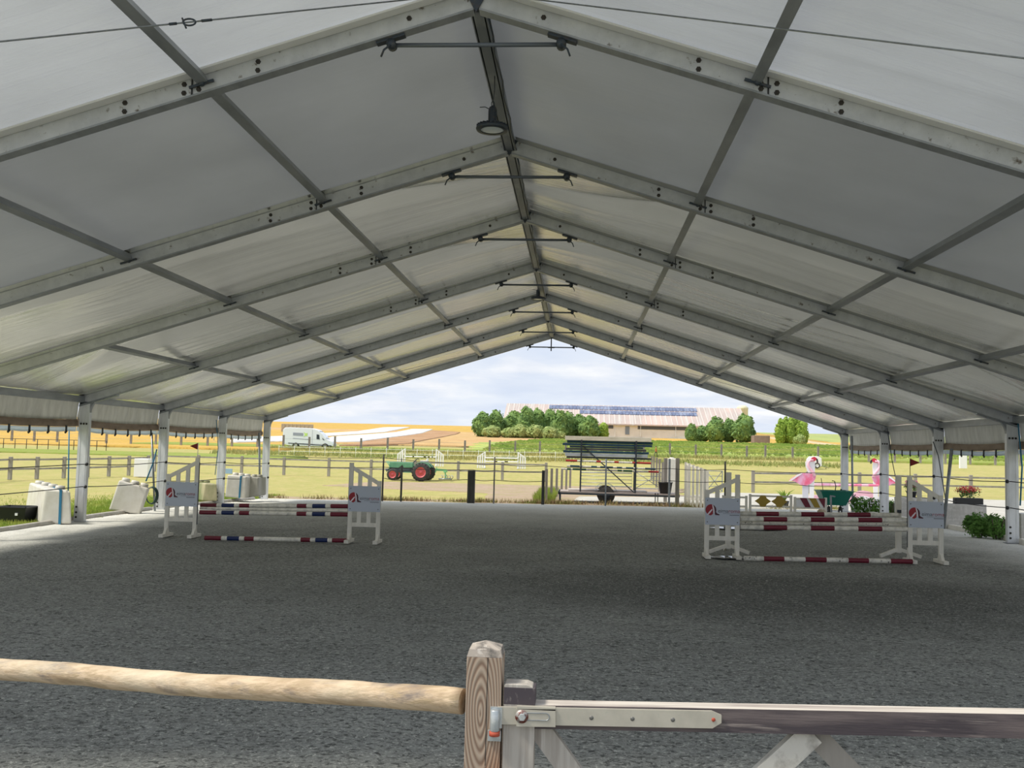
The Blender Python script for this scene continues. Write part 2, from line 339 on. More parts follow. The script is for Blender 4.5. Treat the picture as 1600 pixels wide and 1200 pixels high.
# ---------------- the marquee ----------------
FY=[10.30,15.48,20.20,25.85,31.0,36.3,41.6]; ZR,ZE,HW=7.086,3.187,12.5
SL=(ZR-ZE)/HW; zb=lambda X: ZR-SL*abs(X); SQ=math.sqrt(1+SL*SL); TV=.23
def raft(X0,X1,y0,y1,s,d0=0,d1=TV):
    return [(s*X0,y0,zb(X0)+d0),(s*X1,y0,zb(X1)+d0),(s*X1,y0,zb(X1)+d1),(s*X0,y0,zb(X0)+d1),(s*X0,y1,zb(X0)+d0),(s*X1,y1,zb(X1)+d0),(s*X1,y1,zb(X1)+d1),(s*X0,y1,zb(X0)+d1)]
BF=[(0,1,2,3),(7,6,5,4),(0,4,5,1),(1,5,6,2),(2,6,7,3),(3,7,4,0)]
bolt_me=None
for k,Y in enumerate(FY):
    root=thing('tent_frame',(0,Y,0),'white aluminium portal frame of the marquee, %s'%(['nearest, crossing the top of the view','second nearest, just beyond the hanging lamp','third nearest','fourth nearest, nearest one with both posts in view','third from the far end','second from the far end','farthest, framing the open end'][k]),'tent frame','portal frames of the marquee')
    for s in (-1,1):
        side='left' if s<0 else 'right'
        mb=MB(); mb.add(raft(.03,12.66,Y,Y+.13,s),BF)
        mb.cur=1
        mb.add(raft(.03,12.66,Y-.012,Y+.142,s,-.012,.012),BF); mb.add(raft(.03,12.66,Y-.012,Y+.142,s,TV-.012,TV+.012),BF)
        rf=mb.build('rafter',[m_alu,m_purl],root)
        mb=MB(); mb.add(raft(3.19,3.205,Y-.014,Y+.01,s,.01,TV-.01),BF); mb.build('splice_joint',m_black,rf)
        # post
        X=s*HW; z0=gz(X,Y)+.02
        mb=MB(); mb.box((X-.145,Y,z0),(X+.145,Y+.13,zb(12.35)-.0)); 
        for dx_ in (-.11,.07): mb.box((X+dx_,Y-.006,z0+.1),(X+dx_+.04,Y+.001,ZE-.45))
        mb.build('post',m_post,root)
        mb=MB(); mb.box((X-.19,Y-.05,z0-.03),(X+.19,Y+.2,z0)); mb.build('foot_plate',m_gsteel,root)
        # haunch
        pl=[]; xi=HW-.145
        for t in range(9):
            a=t/8*PI/2; pl.append((xi-.42*(1-math.sin(a)),zb(xi)-.5+.5*(1-0) - .42*(1-math.cos(a))*1.0))
        poly=[(s*(xi+.02),zb(xi)+.0),(s*(xi-.46),zb(xi-.46))]
        for t in range(1,9):
            a=t/8*PI/2; poly.append((s*(xi-.46+.46*math.sin(a)),zb(xi-.46)-.02-.42*(1-math.cos(a))))
        poly.append((s*(xi+.02),zb(xi)-.40))
        if s>0: poly=poly[::-1]
        MB().prism(poly,Y+.015,Y+.115).build('knee_bracket',m_purl,root)
        mb=MB(); mb.cur=0
        mb.add(raft(11.6,12.66,Y-.02,Y+.15,s,-.045,-.012),BF); mb.build('knee_plate',m_gsteel,root)
        # bolts
        bs=[(2.45,.06),(2.45,.16),(3.12,.05),(3.12,.11),(3.12,.17),(3.29,.06),(3.29,.16),(3.97,.06),(3.97,.16),(.75,.12)]
        if k>3: bs=[(2.45,.11),(3.2,.11)]
        for (bx,bz) in bs:
            if bolt_me is None:
                o=MB().lathe((0,0,0),[(.001,-.022),(.016,-.022),(.017,-.014),(.030,-.012),(.031,0)],6,'Y',False).build('bolt',m_bolt); bolt_me=o.data; o.parent=rf
            else:
                o=bpy.data.objects.new('bolt',bolt_me); C.objects.link(o); o.parent=rf
            o.location=(s*bx,-.0,zb(bx)+bz)
        if k>2:
            for (px_,pz_) in ((-.08,.25),(-.08,.4),(-.08,.12),(-.08,2.7),(0,2.7),(.08,2.7)):
                o=bpy.data.objects.new('bolt',bolt_me); C.objects.link(o); o.parent=root; o.location=(X+px_,-.002,z0+pz_)
    # ridge bracket and collar tie
    mb=MB(); mb.prism([(-.14,ZR+.20),(0,ZR-.06),(.14,ZR+.20)],Y-.03,Y-.014);  mb.build('ridge_bracket',m_dsteel,root)
    ct=MB().tube([(-.92,Y+.06,ZR-.395),(.92,Y+.06,ZR-.395)],.026,8).build('collar_tie',mat('dark collar tube',(.12,.14,.17),.45,.4),root)
    for s in (-1,1):
        mb=MB(); mb.lathe((s*.95,Y+.0,ZR-.39),[(.001,0),(.055,0),(.055,.12),(.001,.12)],12,'Y')
        mb.bar((s*.80,Y+.06,zb(.80)-.03),(s*1.12,Y+.06,zb(1.12)-.03),.09,.03); mb.box((s*.95-.035,Y+.02,ZR-.40),(s*.95+.035,Y+.1,zb(.95)-.01))
        mb.tube([(s*.95,Y-.01,ZR-.42),(s*1.02,Y-.02,ZR-.48),(s*1.05,Y-.02,ZR-.56)],.012,6); mb.build('clamp',m_dsteel,ct)
    if k==6:
        mb=MB(); mb.box((-.05,Y+.04,ZR-.56),(-.0,Y+.08,ZR+.1)); mb.box((-.17,Y+.03,ZR-.43),(.12,Y+.10,ZR-.42)); mb.build('ridge_strut',m_dsteel,root)
# purlins
def bayname(i):
    return ['in the nearest bay, before the first frame','between the first and second frames','between the second and third frames','between the third and fourth frames','between the fourth and fifth frames','between the fifth and sixth frames','in the last bay, beside the open end'][i]
BY=[5.1]+FY
purl_group='roof purlins of the marquee'
for i in range(7):
    y0,y1=BY[i]+(.145 if i else 0),BY[i+1]-.0
    for s in (-1,0,1):
        side={-1:'left',0:'',1:'right'}[s]
        for q,X in enumerate([0] if s==0 else [3.08,6.36,9.42]):
            if i==0 and X!=3.08: continue
            if i==1 and X>7: continue
            if i==2 and X>7 and s<0: continue
            if s==0:
                root=thing('ridge_beam',(0,y0,ZR+.16),'dark ridge beam of the roof, length %s'%bayname(i),'beam','ridge beam lengths')
                mb=MB(); mb.box((-.075,y0,ZR+.02),(.075,y1-.03,ZR+.17)); mb.box((-.09,y0,ZR+.02),(-.06,y1-.03,ZR+.19)); mb.box((.06,y0,ZR+.02),(.09,y1-.03,ZR+.19)); mb.build('beam',mat('dark ridge aluminium',(.17,.19,.22),.45,.3,[(3,(1,.3,1),(.30,.32,.34),.5,.7)]),root)
                if i<4: MB().tube([(.11+.015*math.sin(t*2.1),y0+.1+(y1-y0-.25)*t/10,ZR+.0+.02*math.cos(t*1.7)) for t in range(11)],.013,6).build('power_cable',m_dsteel,root)
            else:
                root=thing('purlin',(s*X,y0,zb(X)),'roof purlin, %s %s of the ridge, %s'%(ORD[q],side,bayname(i)),'purlin',purl_group)
                mb=MB(); a=(s*X,y0,zb(X)+.155); b=(s*X,y1-.015,zb(X)+.155); up=Vector((s*SL,0,1)).normalized()
                mb.bar(a,b,.085,.11,up); mb.bar(Vector(a)-up*.05,Vector(b)-up*.05,.12,.014,up); mb.build('beam',m_purl,root)
                if i<6 or True:
                    mb=MB(); yy=y1-.012; zc=zb(X)+.10
                    mb.bar((s*(X-.14),yy-.02,zb(X-.14)+.09),(s*(X+.14),yy-.02,zb(X+.14)+.09),.02,.03); mb.lathe((s*X,yy-.05,zc),[(.001,0),(.035,0),(.035,.05)],8,'Y'); mb.build('end_bracket',m_dsteel,root)
        if s and i>=2+(s<0):
            root=thing('eave_beam',(s*HW,y0,ZE),'grey eave beam along the %s side, %s'%(side,bayname(i)),'beam','eave beams')
            mb=MB(); mb.box((s*12.56-.06,y0,ZE+.02),(s*12.56+.06,y1-.015,ZE+.20)); mb.build('beam',m_purl,root)
# roof sheets
def fab(name,col,tr,gl=.05,wr=.05):
    m=bpy.data.materials.new(name); m.use_nodes=True; t=m.node_tree; n=t.nodes; l=t.links; n.clear()
    c=n.new('ShaderNodeTexCoord'); z=n.new('ShaderNodeTexNoise'); z.inputs['Scale'].default_value=.45; z.inputs['Detail'].default_value=4; l.new(c.outputs['Object'],z.inputs[0])
    r=n.new('ShaderNodeMapRange'); r.inputs[1].default_value=.35; r.inputs[2].default_value=.7; r.inputs[3].default_value=.92; r.inputs[4].default_value=1.08; l.new(z.outputs['Fac'],r.inputs[0])
    z3=n.new('ShaderNodeTexNoise'); z3.inputs['Scale'].default_value=5; z3.inputs['Detail'].default_value=8; z3.inputs['Roughness'].default_value=.7; l.new(c.outputs['Object'],z3.inputs[0])
    r3=n.new('ShaderNodeMapRange'); r3.inputs[1].default_value=.70; r3.inputs[2].default_value=.78; r3.inputs[3].default_value=1; r3.inputs[4].default_value=.82; l.new(z3.outputs['Fac'],r3.inputs[0])
    mm=n.new('ShaderNodeMath'); mm.operation='MULTIPLY'; l.new(r.outputs[0],mm.inputs[0]); l.new(r3.outputs[0],mm.inputs[1])
    v=n.new('ShaderNodeVectorMath'); v.operation='SCALE'; v.inputs[0].default_value=col; l.new(mm.outputs[0],v.inputs['Scale'])
    d=n.new('ShaderNodeBsdfDiffuse'); l.new(v.outputs[0],d.inputs[0])
    tb=n.new('ShaderNodeBsdfTranslucent'); l.new(v.outputs[0],tb.inputs[0])
    a=n.new('ShaderNodeMixShader'); a.inputs[0].default_value=tr; l.new(d.outputs[0],a.inputs[1]); l.new(tb.outputs[0],a.inputs[2])
    gbs=n.new('ShaderNodeBsdfGlossy'); gbs.inputs['Roughness'].default_value=.27; gbs.inputs[0].default_value=(.9,.9,.85,1)
    fr=n.new('ShaderNodeFresnel'); fr.inputs[0].default_value=1.35; q=n.new('ShaderNodeMath'); q.operation='MULTIPLY'; q.inputs[1].default_value=gl*10; l.new(fr.outputs[0],q.inputs[0])
    b=n.new('ShaderNodeMixShader'); l.new(q.outputs[0],b.inputs[0]); l.new(a.outputs[0],b.inputs[1]); l.new(gbs.outputs[0],b.inputs[2])
    # fine ripples of the cloth
    mp=n.new('ShaderNodeMapping'); mp.inputs['Scale'].default_value=(.18,3.2,.18); l.new(c.outputs['Object'],mp.inputs[0])
    z2=n.new('ShaderNodeTexNoise'); z2.inputs['Scale'].default_value=1.6; z2.inputs['Detail'].default_value=5; l.new(mp.outputs[0],z2.inputs[0])
    bp=n.new('ShaderNodeBump'); bp.inputs['Strength'].default_value=.5; bp.inputs['Distance'].default_value=wr; l.new(z2.outputs['Fac'],bp.inputs['Height'])
    for sh in (d,tb,gbs): l.new(bp.outputs[0],sh.inputs['Normal'])
    o=n.new('ShaderNodeOutputMaterial'); l.new(b.outputs[0],o.inputs[0]); return m
m_fab=[fab('roof sheet pale grey',(.60,.63,.67),.25,.10,.16),fab('roof sheet thick grey',(.43,.45,.47),.12,.06,.015),fab('roof sheet cream',(.55,.55,.51),.18,.30,.06),fab('roof sheet cream thin',(.57,.57,.535),.20,.20,.09)]
fab_of=[0,1,2,2,3,3,3]
def sheet(i,s):
    y0,y1=BY[i],BY[i+1]; nu,nv=70,56; vs=[];fs=[]
    rnd=random.Random(i*7+s)
    cu=rnd.uniform(.42,.58); amp={0:.16,1:.05,2:.42,3:.40,4:.24,5:.18,6:.10}[i]; rip={0:.016,1:.001,2:.005,3:.020 if s>0 else .004,4:.004,5:.003,6:.002}[i]
    for a in range(nu+1):
        u=a/nu; X=.0+u*12.72
        for b in range(nv+1):
            v=b/nv; env=math.sin(PI*v); ew=math.sin(PI*u)**.5 if 0<u<1 else 0; eu=min(1,(1-u)*5,.35+u*3)
            c=cu+.07*math.sin(u*PI*1.3+i)
            cre=(v/c if v<c else (1-v)/(1-c))
            h=amp*(.45*env+.55*cre**1.15)*(.35+.65*ew)*eu
            h-=(.36*amp)*max(-1,min(1,(v-c)/.035))*(.4+.6*ew)*eu*min(1,v*5,(1-v)*5)
            h+=amp*.25*noise.noise((u*4+i*3,v*2.2,s*5+2))*env
            mask=max(0,noise.noise((u*3+i*1.7,v*3,s*2.0))+.25)
            h+=rip*math.sin(2*PI*(v*11+u*1.2+.8*noise.noise((u*3,v*3,i))))*env*mask*2*eu
            if i in (0,3) : h+=rip*.8*math.sin(2*PI*(v*17+u*2))*env*mask
            vs.append((s*X,y0+(y1-y0)*v,zb(X)+TV+.02+h))
    for a in range(nu):
        for b in range(nv): q=a*(nv+1)+b; fs.append((q,q+nv+1,q+nv+2,q+1) if s<0 else (q,q+1,q+nv+2,q+nv+1))
    mb=MB(); mb.smooth=True; mb.add(vs,fs); o=mb.build('ceiling',m_fab[fab_of[i]]); struct(o)
for i in range(7):
    for s in (-1,1): sheet(i,s)
# keder strips: the pale rail that holds the sheet along each frame are part of the sheets (thin)
for s in (-1,1):
    mb=MB(); mb.add(raft(.1,12.6,10.15,10.285,s,TV-.03,TV-.006),BF); struct(mb.build('trim_%d'%(40+s),mat('white sheet hem',(.80,.80,.78),.45,0,trans=.35)))
m_shade_hem=fab('shade band hem',(.42,.43,.43),.10,.10,.03)  # hem strips coloured dark to paint the shade band beside each rafter
for q,Y in enumerate(FY[1:]):
    for s in (-1,1):
        mb=MB(); n=24
        vs=[];fs=[]
        for a in range(n+1):
            X=.1+12.5*a/n; w_=.20+.05*noise.noise((a*.4,q,s)); vs+=[(s*X,Y-w_,zb(X)+TV+.004),(s*X,Y+.0,zb(X)+TV-.004)]
        for a in range(n): fs.append((2*a,2*a+1,2*a+3,2*a+2))
        mb.add(vs,fs); o=mb.build('trim',m_shade_hem); o.name='trim_%d'%(50+q*2+(s>0)); struct(o)  # strips standing for the shade bands beside the rafters
# side curtains rolled up under the eaves
for i in range(2,7):
    for s in (-1,1):
        if i==2 and s<0: continue
        y0,y1=BY[i]+.03,BY[i+1]-.0; side='left' if s<0 else 'right'; X0=s*12.66
        root=thing('side_curtain',(X0,y0,ZE),'side sheet rolled up under the %s eave, %s'%(side,bayname(i)),'curtain','rolled side curtains')
        n=44; vs=[];fs=[]; prof=[(-.03,3.32),(0,3.22),(.02,3.08),(.03,2.95),(.05,2.84),(.05,2.74)]
        for a in range(n+1):
            y=y0+(y1-y0)*a/n; sagz=-.05*math.sin(PI*a/n)
            for (px_,z) in prof: vs.append((X0+s*(px_+.012*math.sin(a*2.2)+.02*noise.noise((a*.5,z*3,i+s))),y,z+sagz*(3.2-z)/.45))
        m=len(prof)
        for a in range(n):
            for b in range(m-1): q=a*m+b; fs.append((q,q+1,q+m+1,q+m))
        mb=MB(); mb.smooth=True; mb.add(vs,fs); sh=mb.build('sheet',m_curt,root); sm=sh.modifiers.new('thick','SOLIDIFY'); sm.thickness=.006
        mb=MB(); pts=[(X0+s*.05,y0+(y1-y0)*a/14,2.64-.05*math.sin(PI*a/14)) for a in range(15)]; mb.tube(pts,.10,12); 
        c0=Vector((X0+s*.05,0,0)); mb.v=[Vector((c0.x+(v.x-c0.x)*.5,v.y,v.z+.008*noise.noise((v.y*4,v.z*6,0)))) for v in mb.v]; mb.build('roll',m_tan,root)
        mb=MB(); vs=[];fs=[]
        for a in range(n+1):
            y=y0+(y1-y0)*a/n; sg=-.05*math.sin(PI*a/n); sc2=.02*abs(math.sin(PI*a/n*6.5))
            vs+= [(X0+s*.05,y,2.535+sg),(X0+s*.06,y,2.42+sg-sc2)]
        for a in range(n): q=a*2; fs.append((q,q+1,q+3,q+2))
        mb.smooth=True; mb.add(vs,fs); sk=mb.build('skirt',m_clear,root); sm=sk.modifiers.new('thick','SOLIDIFY'); sm.thickness=.004
        for q in range(6):
            y=y0+(y1-y0)*(q+.7)/6.4; sg=-.05*math.sin(PI*(y-y0)/(y1-y0))
            mb=MB(); mb.bar((X0-s*.0,y,2.57+sg),(X0-s*.0,y,2.39+sg),.03,.05,(0,1,0)); mb.bar((X0-s*.0,y+.03,2.43+sg),(X0,y-.05,2.37+sg),.03,.05,(0,1,0)); mb.build('strap',m_black,root)
# bracing cables
def cable(a,b,label,grp,shackle=None):
    a,b=Vector(a),Vector(b); root=thing('bracing_cable',a,label,'cable',grp)
    MB().tube([a,b],.008,6).build('wire',m_gsteel,root)
    if shackle:
        d=(b-a).normalized(); c=a+(b-a)*shackle; mb=MB(); pts=[]
        sd_=d.cross(Vector((0,1,0))).normalized()
        for t in range(17):
            q=2*PI*t/16; pts.append(c+d*.075*math.cos(q)+sd_*.03*math.sin(q))
        mb.tube(pts,.008,6,False); mb.tube([c-d*.14,c-d*.06],.016,8); mb.tube([c+d*.06,c+d*.20],.014,8); mb.tube([c-d*.06+sd_*.04,c-d*.06-sd_*.09],.008,6); mb.build('shackle',m_dsteel,root)
ca=(-.05,10.28,ZR+.22)
def toeave(p,q): p=Vector(p); return p+(q-p)*((12.4-abs(p.x))/(abs(q.x)-abs(p.x)))
cable((-.08,10.26,ZR+.15),toeave((-.08,10.26,ZR+.15),at(0,65,7.75)),'thin steel bracing cable with a shackle, top left of the view','bracing cables',None)
cable((.08,10.26,ZR+.15),toeave((.08,10.26,ZR+.15),at(1600,91,7.9)),'thin steel bracing cable running right from the nearest ridge','bracing cables',None)
p=Vector((-.08,10.26,ZR+.15)); q=at(0,65,7.75); best=min((abs(((lambda w:(800+FPX*(w-CP).dot(_r)/(w-CP).dot(_f)))(p+(q-p)*t/200))-297),t/200) for t in range(1,200))[1]
root=[o for o in C.objects if o.name=='bracing_cable'][0]
c=p+(q-p)*best; d=(q-p).normalized(); mb=MB(); sd_=d.cross(Vector((0,1,0))).normalized()
mb.tube([c+d*.06*math.cos(2*PI*t/16)+sd_*.035*math.sin(2*PI*t/16) for t in range(17)],.009,6,False); mb.tube([c-d*.22,c-d*.12],.014,8); mb.tube([c+d*.12,c+d*.19],.014,8); mb.tube([c-d*.13,c-d*.05],.007,6); mb.tube([c+d*.05,c+d*.13],.007,6); mb.tube([c+d*.05+sd_*.06,c+d*.05-sd_*.05],.009,6); mb.build('shackle',m_dsteel,root)
for s in (-1,1):
    cable((s*.12,41.5,ZR+.1),(s*12.3,36.5,ZE+.22),'thin steel bracing cable under the last roof bay, %s slope'%('left' if s<0 else 'right'),'bracing cables')
# lamps
def lamp(x,y,Y,lab):
    b=at(x,y,Y); root=thing('hanging_lamp',b,lab,'lamp','high bay lamps')
    mb=MB(); mb.lathe(b,[(.15,.0),(.205,.0),(.215,.025),(.20,.05),(.09,.075),(.05,.08),(.001,.08)],36)
    for k in range(24):
        t=2*PI*k/24; mb.bar(b+Vector((math.cos(t)*.09,math.sin(t)*.09,.07)),b+Vector((math.cos(t)*.205,math.sin(t)*.205,.045)),.008,.05)
    mb.build('housing',m_dsteel,root)
    MB().lathe(b,[(.001,.004),(.10,.002),(.155,.01)],36).build('lens',plain('frosted lamp lens',(.6,.66,.72),.2),root)
    mb=MB(); mb.lathe(b,[(.05,.08),(.052,.10),(.052,.29),(.045,.31),(.02,.33),(.001,.33)],20)
    for k in range(10):
        t=2*PI*k/10; mb.bar(b+Vector((math.cos(t)*.05,math.sin(t)*.05,.1)),b+Vector((math.cos(t)*.05,math.sin(t)*.05,.28)),.01,.012,(math.cos(t),math.sin(t),0))
    mb.build('driver',m_dsteel,root)
    mb=MB(); mb.tube([b+Vector((0,0,.33))+Vector((.02*math.sin(2*PI*t/12),0,.03-.03*math.cos(2*PI*t/12))) for t in range(13)],.006,6,False); mb.build('hook',m_dsteel,root)
    top=Vector((0.03,Y+.0,ZR+.03)); MB().tube([b+Vector((0,0,.38)),b.lerp(top,.6)+Vector((.01,0,.1)),top],.007,6).build('hanging_chain',m_dsteel,root)
    MB().tube([b+Vector((-.03,0,.28)),b+Vector((-.10,-.02,.31)),b+Vector((-.17,-.02,.305))],.006,6).build('power_lead',m_dsteel,root)
lamp(769,204,12.3,'round dark high bay lamp hanging from the ridge, nearest')
lamp(840.5,468,29.6,'round dark high bay lamp hanging from the ridge, far one')
# side kerbs: pale half pipes along both edges
def kerb(s,sections,label):
    for q,(ya,yb) in enumerate(sections):
        mb=MB(); pts=[]
        for t in range(7):
            Y=ya+(yb-ya)*t/6; X=s*(12.78+.12*math.sin(Y*.5)); pts.append((X,Y,gz(X,Y)+.04))
        (mb.tube(pts,.085,10) if s<0 else [mb.bar(Vector(pts[q_])+Vector((-.12,0,.03)),Vector(pts[q_+1])+Vector((-.12,0,.03)),.17,.14) for q_ in range(6)]); o=mb.build('trim',m_wht if s>0 else mat('pale plastic pipe',(.50,.48,.44),.5,0,[(4,U,(.36,.33,.28),.4,.7)])); o.name='trim_%d'%(q+1+(0 if s<0 else 20)); struct(o)
kerb(-1,[(8,14),(14.1,20),(20.1,25.8),(26.2,31),(31.2,36.2),(36.5,41.4)],'')
kerb(1,[(8,14),(14.1,20),(20.1,23.5),(23.6,25.8),(26.2,29),(29.1,31),(31.2,36.2),(36.5,41.4)],'')
# ---------------- foreground: log rail, post and gate ----------------
m_log=mat('peeled pine log',(.58,.45,.31),.75,0,[(3.2,(1,7,7),(.36,.26,.16),.46,.66),(2.4,(.8,2.4,2.4),(.22,.18,.15),.57,.66),(9,(.5,5,5),(.42,.32,.20),.5,.62),(1.1,(1,3,3),(.64,.55,.41),.55,.7)],(6,(1,10,10),.5,.012))
a,b=at(-70,1042,4.66),at(724,1097,3.93); mb=MB(); pts=[];rr=[]
for t in range(61):
    u=t/60; p=a.lerp(b,u); p.z+=.006*math.sin(u*9)+.004*noise.noise((u*12,0,0)); p.y+=.006*noise.noise((u*9,4,0)); pts.append(p); rr.append(.0505+.0035*noise.noise((u*18,7,0)))
mb.tube(pts,rr,20)
o=mb.build('log_rail',m_log,None,a); tag(o,'round peeled pine log rail running left from the gate post','rail')
def postwood():
    m=bpy.data.materials.new('gate post grain'); m.use_nodes=True; t=m.node_tree; n=t.nodes; l=t.links; b=n['Principled BSDF']; b.inputs['Roughness'].default_value=.8
    c=n.new('ShaderNodeTexCoord'); mp=n.new('ShaderNodeMapping'); mp.inputs['Location'].default_value=(.01*1.0+.0,0,-1.145*.22); mp.inputs['Scale'].default_value=(1,.35,.22); l.new(c.outputs['Object'],mp.inputs[0])
    w=n.new('ShaderNodeTexWave'); w.wave_type='RINGS'; w.rings_direction='SPHERICAL'; w.inputs['Scale'].default_value=29; w.inputs['Distortion'].default_value=6.5; w.inputs['Detail'].default_value=2; w.inputs['Detail Scale'].default_value=.35; l.new(mp.outputs[0],w.inputs[0])
    r=n.new('ShaderNodeValToRGB'); e=r.color_ramp.elements; e[0].position=.0; e[0].color=(.21,.14,.10,1); e[1].position=.45; e[1].color=(.33,.25,.185,1); x=e.new(1); x.color=(.40,.32,.25,1); l.new(w.outputs[0],r.inputs[0])
    z=n.new('ShaderNodeTexNoise'); z.inputs['Scale'].default_value=5; l.new(c.outputs['Object'],z.inputs[0])
    sx=n.new('ShaderNodeSeparateXYZ'); l.new(c.outputs['Object'],sx.inputs[0])
    q=n.new('ShaderNodeMath'); q.operation='MULTIPLY_ADD'; l.new(sx.outputs[0],q.inputs[0]); q.inputs[1].default_value=5; l.new(z.outputs['Fac'],q.inputs[2])
    q2=n.new('ShaderNodeMath'); q2.operation='MULTIPLY_ADD'; l.new(sx.outputs[2],q2.inputs[0]); q2.inputs[1].default_value=-2.2; l.new(q.outputs[0],q2.inputs[2])
    rr_=n.new('ShaderNodeMapRange'); rr_.inputs[1].default_value=-1.65; rr_.inputs[2].default_value=-1.2; rr_.inputs[4].default_value=.75; l.new(q2.outputs[0],rr_.inputs[0])
    mx_=n.new('ShaderNodeMix'); mx_.data_type='RGBA'; mx_.blend_type='MULTIPLY'; l.new(rr_.outputs[0],mx_.inputs[0]); l.new(r.outputs[0],mx_.inputs[6]); mx_.inputs[7].default_value=(.95,.60,.42,1)
    l.new(mx_.outputs[2],b.inputs['Base Color'])
    bp=n.new('ShaderNodeBump'); bp.inputs['Strength'].default_value=.35; bp.inputs['Distance'].default_value=.004; l.new(w.outputs[0],bp.inputs['Height']); l.new(bp.outputs[0],b.inputs['Normal'])
    return m
YG=3.87
pc=at(756,1100,YG); px0=at(728.5,1060,YG).x; px1=at(784,1060,YG).x; zsh=at(756,1027,YG).z; zpk=at(756,1000,YG+.07).z; zg=gz(pc.x,YG)
root=thing('gate_post',(0.5*(px0+px1),YG,zg),'square brown wooden post with a pointed top, beside the gate','post')
w=px1-px0; xc=(px0+px1)/2
MB().box((px0,YG,zg+.01),(px1,YG+w,zsh)).build('shaft',postwood(),root,None,.003)
mb=MB(); mb.add([(px0,YG,zsh),(px1,YG,zsh),(px1,YG+w,zsh),(px0,YG+w,zsh),(px0+.008,YG+.008,zsh+.028),(px1-.008,YG+.008,zsh+.028),(px1-.008,YG+w-.008,zsh+.028),(px0+.008,YG+w-.008,zsh+.028),(xc,YG+w/2,zpk)],[(3,2,1,0),(0,1,5,4),(1,2,6,5),(2,3,7,6),(3,0,4,7),(4,5,8),(5,6,8),(6,7,8),(7,4,8)])
mb.build('pointed_cap',mat('weathered cap wood',(.36,.32,.28),.85,0,[(9,U,(.12,.11,.10),.50,.60),(30,U,(.5,.46,.42),.55,.65)],(40,U,.4,.004)),root)
MB().box((xc+.012,YG-.0012,zsh-.42),(xc+.0145,YG+.002,zsh)).build('drying_crack',m_black,root)
zk=at(770,1118,YG).z; xk=at(771,1118,YG).x
m_galv=mat('galvanised strap',(.50,.475,.41),.42,.25,[(9,U,(.42,.40,.345),.4,.7),(40,U,(.42,.42,.36),.62,.74)])
m_rust=plain('rusty red ring',(.40,.07,.035),.7)
m_galb=mat('blue grey galvanised',(.42,.46,.48),.35,.5,[(30,U,(.6,.62,.63),.5,.7)])
mb=MB(); mb.box((xk-.012,YG-.012,zk-.045),(xk+.035,YG-.001,zk+.036)); mb.box((xk-.020,YG-.014,zk-.095),(xk+.032,YG-.001,zk-.055)); hk=mb.build('hinge_bracket',m_galb,root)
mb=MB(); mb.lathe((xk+.008,YG-.026,zk-.052),[(.017,0),(.0185,.004),(.0185,.078),(.015,.082),(.001,.082)],16); mb.build('hinge_pin',m_galb,root)
mb=MB(); mb.lathe((xk+.008,YG-.026,zk-.066),[(.012,-.006),(.021,-.004),(.021,.012),(.012,.014)],16); mb.build('rust_ring',m_rust,root)
# gate
gx0=at(784.5,1100,YG).x+.006; gx1=at(836,1100,YG).x
a1=at(836,1103,YG); 
root=thing('field_gate',(gx0,YG,zg),'weathered grey wooden gate with a long steel strap hinge','gate')
m_gw=mat('weathered gate stile',(.43,.40,.36),.85,0,[(8,(3,3,.12),(.28,.25,.22),.42,.7),(20,(2,2,.1),(.56,.53,.49),.55,.75)],(25,(2,2,.1),.5,.006))
m_gd=mat('dark weathered board',(.135,.11,.11),.85,0,[(5,(.25,2,2.5),(.055,.045,.052),.44,.60),(9,(.2,3,3),(.30,.26,.24),.60,.72)],(20,(.15,3,3),.5,.006))
m_gt=mat('bleached board edge',(.55,.51,.46),.85,0,[(14,(.1,3,3),(.30,.26,.24),.45,.65)],(40,(.1,3,3),.4,.003))
zt=at(810,1070,YG).z; zr0=at(840,1103,YG).z; zr1=at(840,1140,YG).z; xend=gx0+3.2
dzr=(at(1600,1117,YG).z-zr0)/(at(1600,1117,YG).x-at(840,1103,YG).x)
mb=MB(); bw=gx1-gx0; mb.prism([(gx0,zg+.08),(gx1,zg+.08),(gx1,zt-.03),(gx1-.012,zt-.008),(gx1-.035,zt),(gx0+.004,zt),(gx0,zt-.006)],YG+.005,YG+.095)
for i_,f in enumerate(mb.f): pass
st=mb.build('stile',[m_gw],root,None,.003)
MB().box((gx0-.0005,YG+.0035,zr0-.0),(gx1+.0005,YG+.0955,zt-.012))  .build('damp_stile_head',mat('tar dark stile head',(.055,.045,.055),.7,0,[(22,(1,1,.4),(.22,.20,.19),.58,.68)]),st,None,.002)
mb=MB(); xa=gx1; 
def railp(x,z,dy0=.006,dy1=.10): return None
def rail_board(za,zb_,name,face,top):
    zA=lambda x: za+dzr*(x-gx1); zB=lambda x: zb_+dzr*(x-gx1)
    mb=MB(); vs=[(xa,YG+.008,zB(xa)),(xend,YG+.008,zB(xend)),(xend,YG+.008,zA(xend)),(xa,YG+.008,zA(xa)),(xa,YG+.095,zB(xa)),(xend,YG+.095,zB(xend)),(xend,YG+.095,zA(xend)),(xa,YG+.095,zA(xa))]
    mb.add(vs,[(0,1,2,3),(7,6,5,4),(0,4,5,1),(1,5,6,2),(3,7,4,0)]); mb.cur=1; mb.add(vs,[(2,6,7,3)]); return mb.build(name,[face,top],root)
rail_board(zr0,zr1,'top_rail',m_gd,m_gt); rail_board(zg+.62,zg+.53,'middle_rail',m_gd,m_gt); rail_board(zg+.22,zg+.12,'bottom_rail',m_gd,m_gt)
zl=zr1+.012
MB().bar((gx1-.0,YG+.05,zl+.005),(gx1+.75,YG+.055,zg+.16),.045,.085,(1,0,.7)).build('diagonal_brace',m_gw,root)
bx=at(1262,1150,YG).x; zbx=at(1262,1150,YG).z
